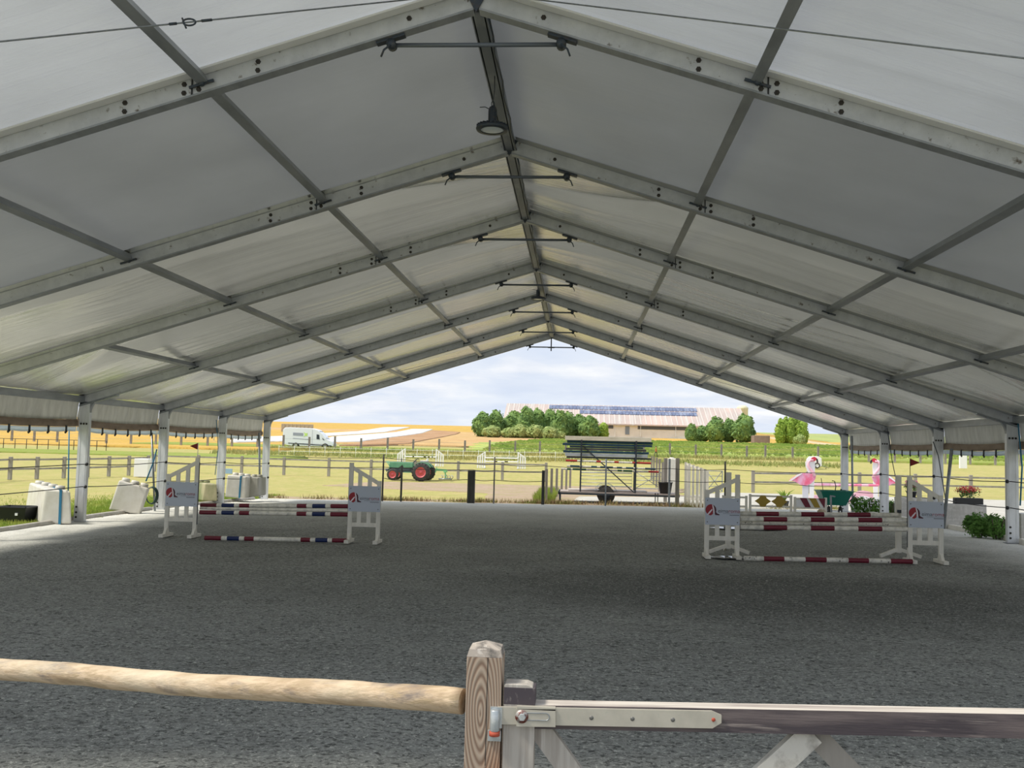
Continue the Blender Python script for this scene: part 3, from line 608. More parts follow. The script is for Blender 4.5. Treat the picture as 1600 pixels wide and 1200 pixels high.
MB().bar((bx+.03,YG+.06,zbx+.0),(bx-.95,YG+.06,zg+.16),.045,.095,(1,0,-.7)).build('diagonal_brace',mat('pale weathered brace',(.55,.53,.48),.85,0,[(16,(.5,1,.5),(.30,.28,.25),.45,.6)],(25,(1,1,1),.5,.004)),root)
MB().bar((bx+.03,YG+.075,zbx+.0),(bx+1.0,YG+.085,zg+.16),.03,.085,(1,0,.7)).build('diagonal_brace',m_rustw,root)
MB().box((xend-.06,YG,zg+.08),(xend+.04,YG+.09,zt-.05+dzr*3)).build('stile',m_gw,root)
# strap hinge
s0=at(776,1102,YG-.02); 
P=lambda x,y: at(x,y,YG-.004)
def plate(pp,y0,y1): 
    m_=MB(); m_.prism([(P(*p).x,P(*p).z) for p in pp],y0,y1); return m_
strap=plate([(778,1131),(1113,1137.5),(1127,1129),(1127,1117),(1112,1110.5),(778,1104)],YG-.010,YG+.003).build('strap_hinge',m_galv,root)
pl=plate([(807,1133.5),(868,1134.5),(868,1107),(807,1106)],YG-.019,YG-.010); pl.box((P(808,1106).x,YG-.019,P(808,1106.5).z),(P(868,1106).x,YG+.012,P(838,1103.5).z)); pl.build('slotted_plate',m_galv,strap)
sl=MB(); 
c0,c1=P(822,1118),P(853,1118.5)
pts=[]
for t in range(9): q=PI/2+PI*t/8; pts.append((c0.x+.014*math.cos(q),c0.z+.014*math.sin(q)))
for t in range(9): q=-PI/2+PI*t/8; pts.append((c1.x+.014*math.cos(q),c1.z+.014*math.sin(q)))
sl.tube([(p[0],YG-.0195,p[1]) for p in pts+pts[:1]],.0022,6,False); sl.build('slot_edge',m_gsteel,strap)
c=P(815.5,1118); MB().lathe((c.x,YG-.022,c.z),[(.001,0),(.026,0),(.026,.004)],20,'Y').build('rusty_washer',mat('rusty washer',(.40,.38,.36),.5,.5,[(30,U,(.16,.04,.03),.45,.55)]),strap)
mb=MB(); mb.lathe((c.x+.002,YG-.036,c.z),[(.001,0),(.013,0),(.015,.003),(.015,.014)],6,'Y',False); mb.build('coach_bolt',m_galb,strap)
for (x,y) in ((924,1121),(988,1122.5),(1051,1124)):
    c=P(x,y); MB().lathe((c.x,YG-.0108,c.z),[(.001,0),(.0085,0),(.0085,.002)],14,'Y').build('screw_hole',plain('recessed steel',(.16,.16,.15),.5,.3),strap)
c=P(1114.5,1124); MB().lathe((c.x,YG-.013,c.z),[(.001,0),(.007,.0),(.008,.003)],8,'Y').build('rusty_screw',m_rust,strap)
# ---------------- jump standards and poles ----------------
def banded(a,b,segs,mats,r=.05,name='jump_pole',n=12):
    "pole with painted bands: segs=[(end fraction, material index)]"
    a,b=Vector(a),Vector(b); mb=MB(); u0=0
    for q,(u1,mi) in enumerate(segs):
        mb.cur=mi; mb.tube([a.lerp(b,u0),a.lerp(b,u1)],r,n,cap=False); u0=u1
    return mb,a
def pole(a,b,segs,mats,label,group=None,r=.05):
    mb,a=banded(a,b,segs,mats,r)
    mb.cur=segs[0][1]; n=len(mb.v); d=(Vector(b)-a).normalized()
    mb.tube([a-d*.004,a],r*.98,12); mb.cur=segs[-1][1]; mb.tube([Vector(b),Vector(b)+d*.004],r*.98,12)
    return tag(mb.build('jump_pole',mats,None,a),label,'jump pole',group)
def text_mesh(body,size,m,parent,loc,name,ext=.001,align='LEFT',rot=(PI/2,0,0),rz=0):
    cu=bpy.data.curves.new(name,'FONT'); cu.body=body; cu.size=size; cu.extrude=ext; cu.align_x=align; cu.resolution_u=3
    o=bpy.data.objects.new(name,cu); C.objects.link(o); bpy.context.view_layer.update()
    me=bpy.data.meshes.new_from_object(o.evaluated_get(bpy.context.evaluated_depsgraph_get()))
    bpy.data.objects.remove(o); me.materials.clear(); me.materials.append(m)
    o=bpy.data.objects.new(name,me); C.objects.link(o); o.parent=parent; o.location=loc; o.rotation_euler=rot; return o
def wing(base,width,inner,hi,lo,label,rz=0,extra=None,sign=(.0,.0),flagdir=0,flag_label=''):
    """wing stand at local origin: x from 0 to width, tall post on the inner side (inner=1: at x=width)"""
    root=thing('jump_stand',base,label,'jump stand','white wing jump stands')
    B=Vector(base); d=.05; X=lambda u: B.x+(u*width if inner>0 else (1-u)*width)   # u=1 is the tall side
    def bx(u0,u1,z0,z1,y0=-.03,y1=.03): 
        a,b=sorted((X(u0),X(u1))); return ((a,B.y+y0,B.z+z0),(b,B.y+y1,B.z+z1))
    w=.095/width
    MB().box(*bx(1-w,1,.06,hi)).build('tall_post',m_wht,root,None,.004)
    MB().box(*bx(0,w,.06,lo)).build('short_post',m_wht,root,None,.004)
    for q,u in enumerate((.30,.60)):
        top=lo+(hi-lo)*(u+.05); 
        MB().box(*bx(u,u+w*.95,.36,top-.10,-.02,.02)).build('slat',m_wht,root)
    a=Vector((X(w*.6),B.y-.0,B.z+lo-.06)); b=Vector((X(1-w*.5),B.y-.0,B.z+hi-.10)); MB().bar(a,b,.045,.085,(0,0,1)).build('sloping_rail',m_wht,root)
    MB().box(*bx(w,1-w,.36,.45,-.022,.022)).build('bottom_rail',m_wht,root)
    for u in (w/2,1-w/2):
        c=X(u); mb=MB(); mb.box((c-.05,B.y-.30,B.z+.0),(c+.05,B.y+.30,B.z+.07)); mb.prism([(B.y-.13,B.z+.07),(B.y+.13,B.z+.07),(B.y+.035,B.z+.2),(B.y-.035,B.z+.2)],c-.03,c+.03,'X'); mb.build('foot',m_wht,root)
    s0,s1=sign; sx0=B.x-.0+.01; sx1=B.x+width-.0
    pn=MB().box((sx0,B.y-.042,B.z+s0),(sx1,B.y-.031,B.z+s1)).build('sign_panel',m_sign,root)
    y=B.y-.0435; h=s1-s0; Wd=sx1-sx0; R=.115; cx_=sx0+.05+R*.85-.03; cz=B.z+s0+h*.55
    P0=world_off(pn)
    def lg(name,pts,m,yo=0):
        mb=MB(); mb.prism([(cx_+p[0]*R,cz+p[1]*R) for p in pts],y-.001+yo,y+.0015+yo); return mb.build(name,m,pn)
    disc=[(math.cos(t)*.98,math.sin(t)) for t in [math.radians(70+q*8) for q in range(0,26)]]+[(.35,-.75)]
    lg('logo_disc',disc,m_logo)
    lg('logo_crescent',[(.34,.92),(.62,.74),(.86,.42),(.95,.0),(.90,-.38),(1.1,-.62),(1.55,-.80),(1.5,-.95),(.75,-.92),(.62,-.5),(.60,0),(.52,.45)],plain('dark plum print',(.08,.015,.03),.5),-.0005)
    lg('logo_stroke',[(.18,1.0),(.34,.90),(.54,.40),(.62,-.1),(.66,-.62),(.48,-.60),(.40,-.1),(.28,.4)],plain('pale logo stroke',(.78,.72,.78),.5),-.001)
    lg('logo_stroke',[(.18,.2),(.26,.0),(-.1,-.5),(-.5,-.92),(-.72,-.86),(-.3,-.3)],plain('pale logo stroke',(.78,.72,.78),.5),-.001)
    ts=.112; tx=cx_+R*1.25
    text_mesh('eima',ts,m_ink,pn,Vector((tx,y,cz-.052))-P0,'lettering')
    text_mesh('roma',ts,m_inkr,pn,Vector((tx+.212,y,cz-.052))-P0,'lettering')
    MB().box((tx+.10,y-.001,cz-.075),(tx+.44,y+.001,cz-.070)).build('underline',m_ink,pn)
    text_mesh('arena sand',.055,m_ink,pn,Vector((tx+.27,y,cz-.118))-P0,'small_lettering') if False else MB().box((tx+.24,y-.001,cz-.108),(tx+.44,y+.001,cz-.096)).build('small_print',m_ink,pn)
    for (u,v) in ((.06,.10),(.93,.10),(.06,.90),(.93,.90)):
        MB().lathe((sx0+Wd*u,y-.0,B.z+s0+h*v),[(.001,-.004),(.010,-.004),(.011,0)],8,'Y').build('screw',m_bolt,pn)
    # dark keyhole track on the tall post
    c=X(1)+(.006 if inner>0 else -.006); MB().box((min(c,X(1)),B.y-.02,B.z+.3),(max(c,X(1))+.0005,B.y+.02,B.z+hi-.1)).build('keyhole_track',m_dsteel,root)
    if flagdir:
        fx=X(1-w*.6); mb=MB(); mb.tube([(fx,B.y,B.z+hi-.02),(fx,B.y,B.z+hi+.34)],.007,6); mb.build('flag_stick',m_white if flagdir<0 else m_dsteel,root)
        mb=MB(); z=B.z+hi+.20; mb.prism([(fx,z-.005),(fx+flagdir*.20,z+.075),(fx,z+.155)] if flagdir>0 else [(fx,z+.155),(fx+flagdir*.20,z+.075),(fx,z-.005)],B.y-.003,B.y+.003); mb.build('flag',mat('maroon flag cloth',(.22,.015,.012),.7),root)
    if extra: extra(root,B)
    root.rotation_euler=(0,0,rz); return root
def X_(x,Y): return at(x,700,Y).x
def Hh(x,y,Y): return at(x,y,Y).z
YL1=g(290,841).y; YL2=g(570,850).y; YR1=g(1128,874).y; YR2=g(1446,882).y
def wg(xl,xr,Y,inner,yt,yl,ys,lab,**k):
    x0,x1=X_(xl,Y),X_(xr,Y); z=gz(x0,Y)+.03; hi=Hh((xl+xr)/2,yt,Y)-z; lo=Hh((xl+xr)/2,yl,Y)-z
    return wing((x0,Y,z),x1-x0,inner,hi,lo,lab,sign=(Hh((xl+xr)/2,ys[1],Y)-z,Hh((xl+xr)/2,ys[0],Y)-z),**k)
wg(263,313,YL1,1,715,741,(753,791),'white wing jump stand, left of the blue and red striped poles, with a red flag',flagdir=-1)
wg(547.5,598,YL2,-1,723.5,751,(759.5,799.5),'white wing jump stand, right of the blue and red striped poles, without a flag')
def extra_left(root,B):
    pass
wg(1102,1156.5,YR1,1,741,766,(778,820),'white wing jump stand, left of the all red and white poles')
wg(1417.5,1473,YR2,-1,744,773.5,(783.5,824.5),'white wing jump stand, right of the all red and white poles, with a red flag',flagdir=1)
# slim single stands of the back rail
def slim(x,yb,yt,lab):
    Y=21.4; Xc=X_(x,Y); z=gz(Xc,Y)+.03; h=Hh(x,yt,Y)-z
    root=thing('slim_jump_stand',(Xc,Y,z),lab,'jump stand','slim back stands')
    MB().box((Xc-.055,Y-.04,z+.10),(Xc+.055,Y+.04,z+h)).build('post',m_wht,root,None,.004)
    for a in (200,340,90):
        d=Vector((math.cos(math.radians(a)),math.sin(math.radians(a)),0)); c=Vector((Xc,Y,z))
        MB().bar(c+d*.46+Vector((0,0,.035)),c+d*.03+Vector((0,0,.17)),.06,.07).build('leg',m_wht,root)
    MB().box((Xc-.04,Y-.07,z+.95),(Xc+.04,Y-.04,z+1.02)).build('pole_cup',m_dsteel,root); return root
slim(1139,860,738,'slim single post stand behind the left wing of the red and white jump')
slim(1403.5,866,743,'slim single post stand behind the right wing of the red and white jump')
RBW=[m_polew,m_red,m_blue]
def fr(xs,x0,x1): return [((x-x0)/(x1-x0),m) for x,m in xs]
bandsL=[(340,1),(348,0),(368,2),(376,0),(392,1),(466,0),(481,1),(490,0),(510,2),(518,0),(548,1)]
Ya,Yb=YL1+.02,YL2+.02
pole(at(314,789.5,Ya+.35),at(548,791.0,Yb+.35),fr(bandsL,314,548),RBW,'red, white and blue banded pole, top rail of the left jump','poles of the left jump',.05)
pole(at(312.8,800.5,Ya-.02),at(547.5,804.0,Yb+.02),fr(bandsL,313,548),RBW,'red, white and blue banded pole, second rail of the left jump','poles of the left jump',.05)
pole(at(313,794,Ya+.12),at(548,798.2,Yb+.17),[(1,0)],[m_polew],'thin plain white pole between the two banded rails of the left jump','poles of the left jump',.032)
gl0,gl1=g(320,846),g(545,850); gl0.z+=.075; gl1.z+=.075
pole(gl0,gl1,fr([(346,1),(355,0),(374,2),(382,0),(397,1),(470,0),(485,1),(493,0),(512,2),(519,0),(545,1)],320,545),RBW,'red, white and blue banded ground pole lying under the left jump','poles of the left jump')
MB()
Yf,Yg=YR1,YR2
pole(at(1157,811,Yf+.06),at(1417,813,Yg+.06),fr([(1193,0),(1230,1),(1267,0),(1304,1),(1341,0),(1378,1),(1417,0)],1157,1417),RBW,'red and white banded pole, upper front rail of the right jump','poles of the right jump',.05)
pole(at(1157,823.8,Yf+.0),at(1417,827,Yg+.0),fr([(1193,0),(1230,1),(1267,0),(1304,1),(1341,0),(1378,1),(1417,0)],1157,1417),RBW,'red and white banded pole, lower front rail of the right jump','poles of the right jump',.05)
pole(at(1147,802.5,21.25),at(1403,805,21.25),fr([(1181.5,0),(1217,1),(1252,0),(1288,1),(1324,0),(1360,1),(1403,0)],1147,1403),RBW,'red and white banded pole, single back rail of the right jump','poles of the right jump',.05)
pole(at(1157,817.3,Yf+.28),at(1416,820,Yg+.28),[(.5,0),(1,0)],[m_polem],'scuffed plain white pole in the middle of the right jump','poles of the right jump',.035)
gr0,gr1=g(1163,879),g(1425,884); gr0.z+=.08; gr1.z+=.08
pole(gr0,gr1,fr([(1193,0),(1225,1),(1258,0),(1291,1),(1325,0),(1357,1),(1391,0),(1425,1)],1163,1425),[m_polem,m_red],'scuffed red and white ground pole lying under the right jump','poles of the right jump')
# puddles
def puddle(x,y,rx,ry,lab):
    c=g(x,y); mb=MB(); vs=[(c.x,c.y,c.z+.045)]; n=28
    for t in range(n):
        a=2*PI*t/n; r=1+.35*noise.noise((math.cos(a)*2,math.sin(a)*2,x)); vs.append((c.x+rx*r*math.cos(a),c.y+ry*r*math.sin(a),c.z+.045))
    mb.add(vs,[(0,1+t,1+(t+1)%n) for t in range(n)]); tag(mb.build('puddle',plain('standing water',(.03,.035,.035),.06),None,c),lab,'puddle')
puddle(1168,828,1.0,.5,'shallow puddle on the sand behind the right jump')
puddle(1136,874,.35,.22,'small puddle on the sand between the feet of the right jump')
# ---------------- ropes ----------------
def rope(pts,label,grp,r=.012,insul=()):
    pts=[Vector(p) for p in pts]; root=thing('fence_rope',pts[0],label,'rope',grp); P_=[]
    for a,b in zip(pts,pts[1:]):
        for t in range(6): 
            p=a.lerp(b,t/6); p.z-=.05*math.sin(PI*t/6); P_.append(p)
    P_.append(pts[-1]); MB().tube(P_,r,6).build('cord',m_rope,root)
    for q in insul:
        MB().lathe(q+Vector((0,-.04,0)),[(.001,0),(.035,0),(.05,.03),(.03,.07),(.02,.10)],10,'Y').build('insulator',m_black,root)
def side(s,z,lab):
    ps=[(s*12.42,Y-.06,gz(s*12.4,Y)+z) for Y in [15.5]+FY[3:]]
    rope(ps,lab,'ropes along the tent sides',.013,[Vector((s*12.34,Y-.02,gz(s*12.4,Y)+z)) for Y in FY[3:]])
side(-1,1.60,'upper dark fence rope along the left tent posts'); side(-1,.98,'lower dark fence rope along the left tent posts')
side(1,1.60,'upper dark fence rope along the right tent posts'); side(1,.92,'lower dark fence rope along the right tent posts')
YE=42.4
def ez(x,y,Y=YE): return at(x,y,Y)
rope([ez(418,712),ez(600,715.5),ez(738,724),ez(773,725),ez(852,728)],'top dark rope across the far end, left of the trailer','ropes across the far end',.014)
rope([ez(418,727),ez(600,730),ez(738,734),ez(773,735),ez(852,737)],'middle dark rope across the far end, left of the trailer','ropes across the far end',.014)
rope([ez(600,747),ez(629,749),ez(738,749),ez(773,750),ez(852,752)],'lowest dark rope across the far end, left of the trailer','ropes across the far end',.014)
rope([ez(852,728),ez(947,730),ez(1046,732),ez(1133,733.5),ez(1316,739)],'top dark rope across the far end, right of the trailer','ropes across the far end',.014)
rope([ez(1046,751),ez(1133,752.5),ez(1230,756),ez(1316,760)],'lower dark rope across the far end, right of the trailer','ropes across the far end',.014)
# end fence posts
def epost(x,ytop,w,m,lab,Y=YE+.1,rnd=False,base=None):
    p=gb(x,Y); h=at(x,ytop,Y).z-p.z; mb=MB()
    if rnd: mb.tube([(p.x,Y,p.z+.0),(p.x,Y,p.z+h)],w/2,10)
    else: mb.box((p.x-w/2,Y-w/2,p.z),(p.x+w/2,Y+w/2,p.z+h))
    return tag(mb.build('fence_post',m,None,p,.01 if not rnd and w>.1 else 0),lab,'post')
m_dw=mat('tarred dark wood',(.045,.045,.04),.8,0,[(6,(1,1,.2),(.09,.085,.07),.45,.7)])
m_gpw=mat('grey fence wood',(.22,.20,.175),.85,0,[(4,(1,1,.2),(.34,.32,.29),.4,.7)])
epost(600,710,.075,m_dw,'thin dark post beside the right stand of the left jump',rnd=True)
epost(629,728,.09,m_dw,'thin leaning dark post in front of the tractor',rnd=True)
epost(738,735,.31,m_dw,'thick square black post in the middle of the far end')
epost(773.5,714,.07,m_gpw,'thin brown post just right of the thick black post',rnd=True)
epost(850,735,.14,m_dw,'dark wooden post left of the trailer',rnd=True)
epost(947.5,717,.075,m_gsteel,'slim grey metal post in front of the trailer wheel',rnd=True)
epost(1133.5,721,.08,m_dw,'thin black post behind the left wing of the right jump',rnd=True)
# ---------------- trailer ----------------
YT=44.2; tg=gb(947,YT); T=lambda x,y,Y=YT: at(x,y,Y)
root=thing('flat_trailer',tg,'flat grey trailer carrying a rack of stacked poles and boards','trailer')
zd=T(970,771).z; xl,xr=T(873,770).x,T(1062,770).x
m_deck=mat('worn deck wood',(.42,.36,.34),.8,0,[(3,(.3,3,1),(.30,.26,.24),.4,.7)])
MB().box((xl,YT-.0,zd-.03),(xr,YT+2.0,zd+.03)).build('deck',m_deck,root)
mb=MB(); mb.box((xl,YT-.03,zd-.11),(xr,YT+.03,zd-.03)); mb.box((xl,YT+1.97,zd-.11),(xr,YT+2.03,zd-.03)); mb.box((xl-.03,YT-.03,zd-.11),(xl+.05,YT+2.03,zd+.03)); mb.box((xr-.05,YT-.03,zd-.11),(xr+.0,YT+2.03,zd+.03)); mb.build('chassis',m_dsteel,root)
xw=T(947,778).x; R=.40
def wheel(parent,c,R,w,rimr,rimm,axis='Y',name='wheel',tr=m_tyre,lug=0):
    mb=MB(); prof=[(rimr,-w/2),(R*.86,-w/2),(R,-w*.36),(R,w*.36),(R*.86,w/2),(rimr,w/2)]; mb.lathe(c,prof,28,axis)
    if lug:
        for k in range(lug):
            t=2*PI*k/lug; d=Vector((math.cos(t),0,math.sin(t))) if axis=='Y' else Vector((0,math.cos(t),math.sin(t)))
            ax=Vector((0,1,0)) if axis=='Y' else Vector((1,0,0)); t2=t+.12; d2=Vector((math.cos(t2),0,math.sin(t2))) if axis=='Y' else Vector((0,math.cos(t2),math.sin(t2)))
            c_=Vector(c); mb.bar(c_+d*R-ax*w*.48,c_+d2*R,.05,.05,d); mb.bar(c_+d2*R,c_+d*R+ax*w*.48,.05,.05,d)
    wh=mb.build(name,tr,parent)
    mb=MB(); mb.lathe(c,[(rimr,-w/2+.01),(rimr*.92,-w/2+.02),(rimr*.75,-w*.18),(rimr*.35,-w*.22),(rimr*.3,-w*.34),(.001,-w*.34)],24,axis); mb.lathe(c,[(.001,w*.34),(rimr*.3,w*.34),(rimr*.35,w*.22),(rimr*.75,w*.18),(rimr*.92,w/2-.02),(rimr,w/2-.01)],24,axis); mb.build('rim',rimm,wh)
    return wh
for dy in (.16,1.84): wheel(root,(xw,YT+dy,tg.z+R),R,.2,.2,m_dsteel)
for dy in (.05,1.73):
    mb=MB(); pts=[]
    for t in range(13):
        a=PI*t/12; pts.append((math.cos(a)*.52,math.sin(a)*.50))
    for i in range(12):
        (a0,b0),(a1,b1)=pts[i],pts[i+1]; z0=tg.z+R
        mb.add([(xw+a0,YT+dy,z0+b0),(xw+a1,YT+dy,z0+b1),(xw+a1,YT+dy+.22,z0+b1),(xw+a0,YT+dy+.22,z0+b0),(xw+a0*1.03,YT+dy,z0+b0*1.03),(xw+a1*1.03,YT+dy,z0+b1*1.03),(xw+a1*1.03,YT+dy+.22,z0+b1*1.03),(xw+a0*1.03,YT+dy+.22,z0+b0*1.03)],[(3,2,1,0),(4,5,6,7),(0,1,5,4),(2,3,7,6)])
    mb.build('mudguard',m_gsteel,root)
MB().tube([(xw,YT,tg.z+R),(xw,YT+2,tg.z+R)],.04,8).build('axle',m_dsteel,root)
for x in (873.5,):
    for dy in (0,1.95): MB().bar((T(x,770).x+.03,YT+dy+.02,tg.z+.0),(T(x,770).x+.03,YT+dy+.02,zd-.05),.06,.06,(0,1,0)).build('prop_leg',m_dsteel,root)
for x in (1024,1028): MB().bar((T(x,770).x,YT+.02,tg.z+.0),(T(x,770).x,YT+.02,zd+.06),.04,.04,(0,1,0)).build('prop_leg',m_dsteel,root)
zt_=T(950,684).z
for x in (906.5,992.5):
    for dy in (.08,1.0): MB().bar((T(x,770).x,YT+dy,zd+.03),(T(x,770).x+.02,YT+dy,zt_-.12),.07,.07,(0,1,0)).build('rack_upright',m_dsteel,root)
MB().bar((T(911,697).x,YT+.14,T(911,697).z),(T(991,767).x,YT+.14,zd+.05),.05,.07,(0,1,0)).build('rack_brace',m_dsteel,root)
MB().box((T(888,762).x,YT+.4,zd+.03),(T(1012,762).x,YT+1.6,zd+.11)).build('deck_board',mat('pale deck board',(.62,.58,.55),.7,0,[(2,(.3,2,1),(.45,.38,.36),.45,.7)]),root)
# load: each board and pole its own thing
def board(xa,xb,y0,y1,m,lab,dy=.25,dep=.7,cat='board',nm='stacked_board'):
    a,b=T(xa,y1,YT+dy),T(xb,y0,YT+dy); z0,z1=T((xa+xb)/2,y1,YT+dy).z,T((xa+xb)/2,y0,YT+dy).z
    o=MB().box((a.x,YT+dy,z0),(b.x,YT+dy+dep,z1-.002)).build(nm,m,None,(a.x,YT+dy,z0),.006); return tag(o,lab,cat,'boards and planks stacked on the trailer rack')
m_navy=mat('navy painted plank',(.012,.05,.10),.5,0,[(4,(.3,1,1),(.03,.09,.14),.45,.7)]); m_teal=mat('teal painted plank',(.015,.07,.10),.5); m_bg=mat('blue grey plank',(.05,.09,.15),.6,0,[(4,(.3,1,1),(.09,.13,.18),.4,.7)])
m_sand2=mat('sun bleached board',(.85,.78,.64),.7,0,[(5,(.3,1,1),(.66,.60,.47),.4,.7)])
m_ls=mat('light steel grey plank',(.50,.55,.60),.6,0,[(5,(.3,1,1),(.36,.40,.45),.4,.7)])
board(883,1018,682.5,689.0,m_sand2,'sun bleached top board of the trailer stack',.12,1.0)
board(886,1020,689.4,693.2,m_teal,'teal plank just under the bleached top board',.2,.9)
board(879,1019,693.6,697,m_navy,'navy plank third from the top of the trailer stack',.16,.9)
board(890,1005,697.4,700.5,m_bg,'short blue grey plank in the upper half of the stack',.2,.8)
board(884,1010,700.9,704.5,mat('dull brown plank',(.09,.09,.09),.7,0,[(4,(.3,1,1),(.15,.14,.13),.4,.7)]),'dull brown grey plank in the middle of the stack',.2,.8)
board(880,1014,704.9,708.5,m_navy,'lower navy plank in the middle of the stack',.16,.9)
board(883,1012,708.9,714.0,m_ls,'wide light grey plank low in the stack',.14,.9)
board(885,1018,714.4,717.0,m_dsteel,'dark lowest plank of the stack above the red pole',.16,.9)
m_grn=plain('bottle green paint',(.02,.10,.07),.5)
def tp(xa,xb,ya,yb,segs,mats,lab,dy,r=.05): 
    pole(T(xa,ya,YT+dy),T(xb,yb,YT+dy),fr(segs,xa,xb),mats,lab,'poles carried on the trailer rack',r)
LR=[m_polew,plain('bright red paint',(.42,.03,.03),.5),m_navy,m_grn]
tp(884,1017,719.5,724,[(902,1),(907,0),(932,0),(939,1),(960,0),(967,1),(988,0),(1017,1)],LR,'red and white banded pole just under the plank stack',.1,.045)
tp(886,1024,728,733,[(891,0),(906,2),(924,0),(933,2),(938,0),(958,2),(964,0),(972,2),(978,0),(990,2),(1008,0),(1024,2)],LR,'navy and white banded pole on the trailer, upper of the loose pair',.1,.045)
tp(877,1029,732.5,737.5,[(886,0),(892,3),(895,0),(916,3),(965,0),(972,3),(974,0),(988,3),(992,0),(1013,0),(1029,1)],LR,'green and white pole with a red end on the trailer',.28,.045)
MB()
# bucket on the deck end
bp=T(1039.5,772,YT+.35); root=thing('black_bucket',(bp.x,YT+.35,zd+.03),'tall black plastic bucket standing on the right end of the trailer','bucket')
hb=at(1039.5,753.5,YT+.35).z-zd-.03
MB().lathe((bp.x,YT+.35,zd+.03),[(.001,0),(.24,0),(.32,hb-.03),(.345,hb-.03),(.345,hb),(.31,hb),(.235,.02),(.001,.02)],28).build('tub',m_black,root)
MB().tube([Vector((bp.x+.34*math.cos(PI*t/12),YT+.35,zd+.03+hb-.03+.12*math.sin(PI*t/12))) for t in range(13)],.008,6).build('handle',m_gsteel,root)
# grey posts right of the trailer
def gpost(x,yt,w,Y,m,lab,nm='fence_post',dep=None,lean=0):
    p=gb(x,Y); h=at(x,yt,Y).z-p.z; o=MB().bar((p.x,Y,p.z),(p.x+lean,Y,p.z+h),w,dep or w,(0,1,0)).build(nm,m,None,p); return tag(o,lab,'post')
gpost(1040.5,716,.16,46.6,m_gpw,'grey wooden gatepost behind the black bucket')
gpost(1046.5,717,.09,43.4,m_gsteel,'leaning grey tube post beside the black bucket',lean=0)
gpost(1059,716,.17,43.6,m_gpw,'broad grey wooden post left of the white slatted panels')
# white plastic container behind
Yq=52.; p=gb(1051,Yq); w0=X_(1042,Yq); w1=X_(1060,Yq); z1=Hh(1050,714,Yq)
root=thing('white_container',(p.x,Yq,p.z),'tall white plastic container between the grey posts','container')
mb=MB(); mb.box((w0,Yq,p.z+.12),(w1,Yq+.7,z1-.08)); mb.build('tank',m_tank,root,None,.05)
MB().box((w0,Yq,p.z),(w1,Yq+.7,p.z+.11)).build('pallet',m_gpw,root); MB().lathe(((w0+w1)/2,Yq+.35,z1-.09),[(.12,0),(.12,.07),(.001,.07)],16).build('lid',m_tank,root)
# white slatted gate panels
def slatpanel(xa,xb,ya,yb,ybase,n,Y0,Y1,lab):
    a=gb(xa,Y0); b=gb(xb,Y1); root=thing('slatted_panel',a,lab,'panel','white slatted jump panels by the yard')
    ha=at(xa,ya,Y0).z-a.z; hb_=at(xb,yb,Y1).z-b.z
    for k in range(n):
        u=k/(n-1); p=a.lerp(b,u); h=ha+(hb_-ha)*u; MB().bar(p+Vector((0,0,.02)),p+Vector((0,0,h)),.11,.03,(0,1,0)).build('slat',m_wht,root)
    off=Vector((0,.03,0))
    MB().bar(a+off+Vector((0,0,ha-.08)),b+off+Vector((0,0,hb_-.08)),.04,.09).build('top_rail',m_wht,root)
    MB().bar(a+off+Vector((0,0,.35)),b+off+Vector((0,0,.35)),.04,.09).build('bottom_rail',m_wht,root)
slatpanel(1072,1102,722,733,790,6,43.6,42.9,'white slatted panel standing upright, front one, left of the wing stand')
slatpanel(1076,1106,724,735,790,5,45.2,45.0,'white slatted panel standing upright, half hidden behind the front one')
# row of boards left of the trailer (path fence)
def rowfence(lst,Ya,Yb_,lab,grp,w=.12):
    n=len(lst)
    for k,(x,yt,yb) in enumerate(lst):
        Y=Ya+(Yb_-Ya)*k/max(1,n-1); p=gb(x,Y); h=at(x,yt,Y).z-p.z
        o=MB().box((p.x-w/2,Y-.04,p.z),(p.x+w/2,Y+.04,p.z+h)).build('fence_post',m_gpw,None,p); tag(o,lab%ORD[k],'post',grp)
rowfence([(855,733,776),(863,732,773),(871,732,770),(879,732,768),(886,733,764),(892,733,761)],44.6,58,'grey path fence post left of the trailer, %s from the tent','posts of the path fence, left')
rowfence([(1036,722,0),(1031,717,0),(1026.5,715,0),(1022,713.5,0),(1018.5,712.5,0)],52,74,'grey path fence post right of the stacked planks, %s from the tent','posts of the path fence, right',.13)
# metal gates beyond
def mgate(xa,xb,yt,Y,lab,cross=True):
    a=gb(xa,Y); b=gb(xb,Y); h=at((xa+xb)/2,yt,Y).z-a.z; root=thing('metal_gate',a,lab,'gate','galvanised gates beyond the trailer')
    mb=MB(); 
    z=lambda v:Vector((0,0,v)); mb.tube([a+z(.15),a+z(h),b+z(h),b+z(.15),a+z(.15)],.035,8); mb.build('frame',m_gsteel,root)
    for q in range(1,4): MB().tube([a+z(.15+(h-.15)*q/4),b+z(.15+(h-.15)*q/4)],.022,6).build('bar',m_gsteel,root)
    if cross: MB().tube([a+z(.15),b+z(h)],.022,6).build('diagonal',m_gsteel,root); MB().tube([b+z(.15),a+z(h)],.022,6).build('diagonal',m_gsteel,root)
mgate(1104,1129,736,56,'small galvanised gate with crossed bars, right of the white slatted panels')
mgate(994,1034,738,58,'galvanised gate with crossed bars, seen through the trailer rack')
mgate(908,988,739,60,'long plain galvanised gate, seen behind the trailer rack',False)
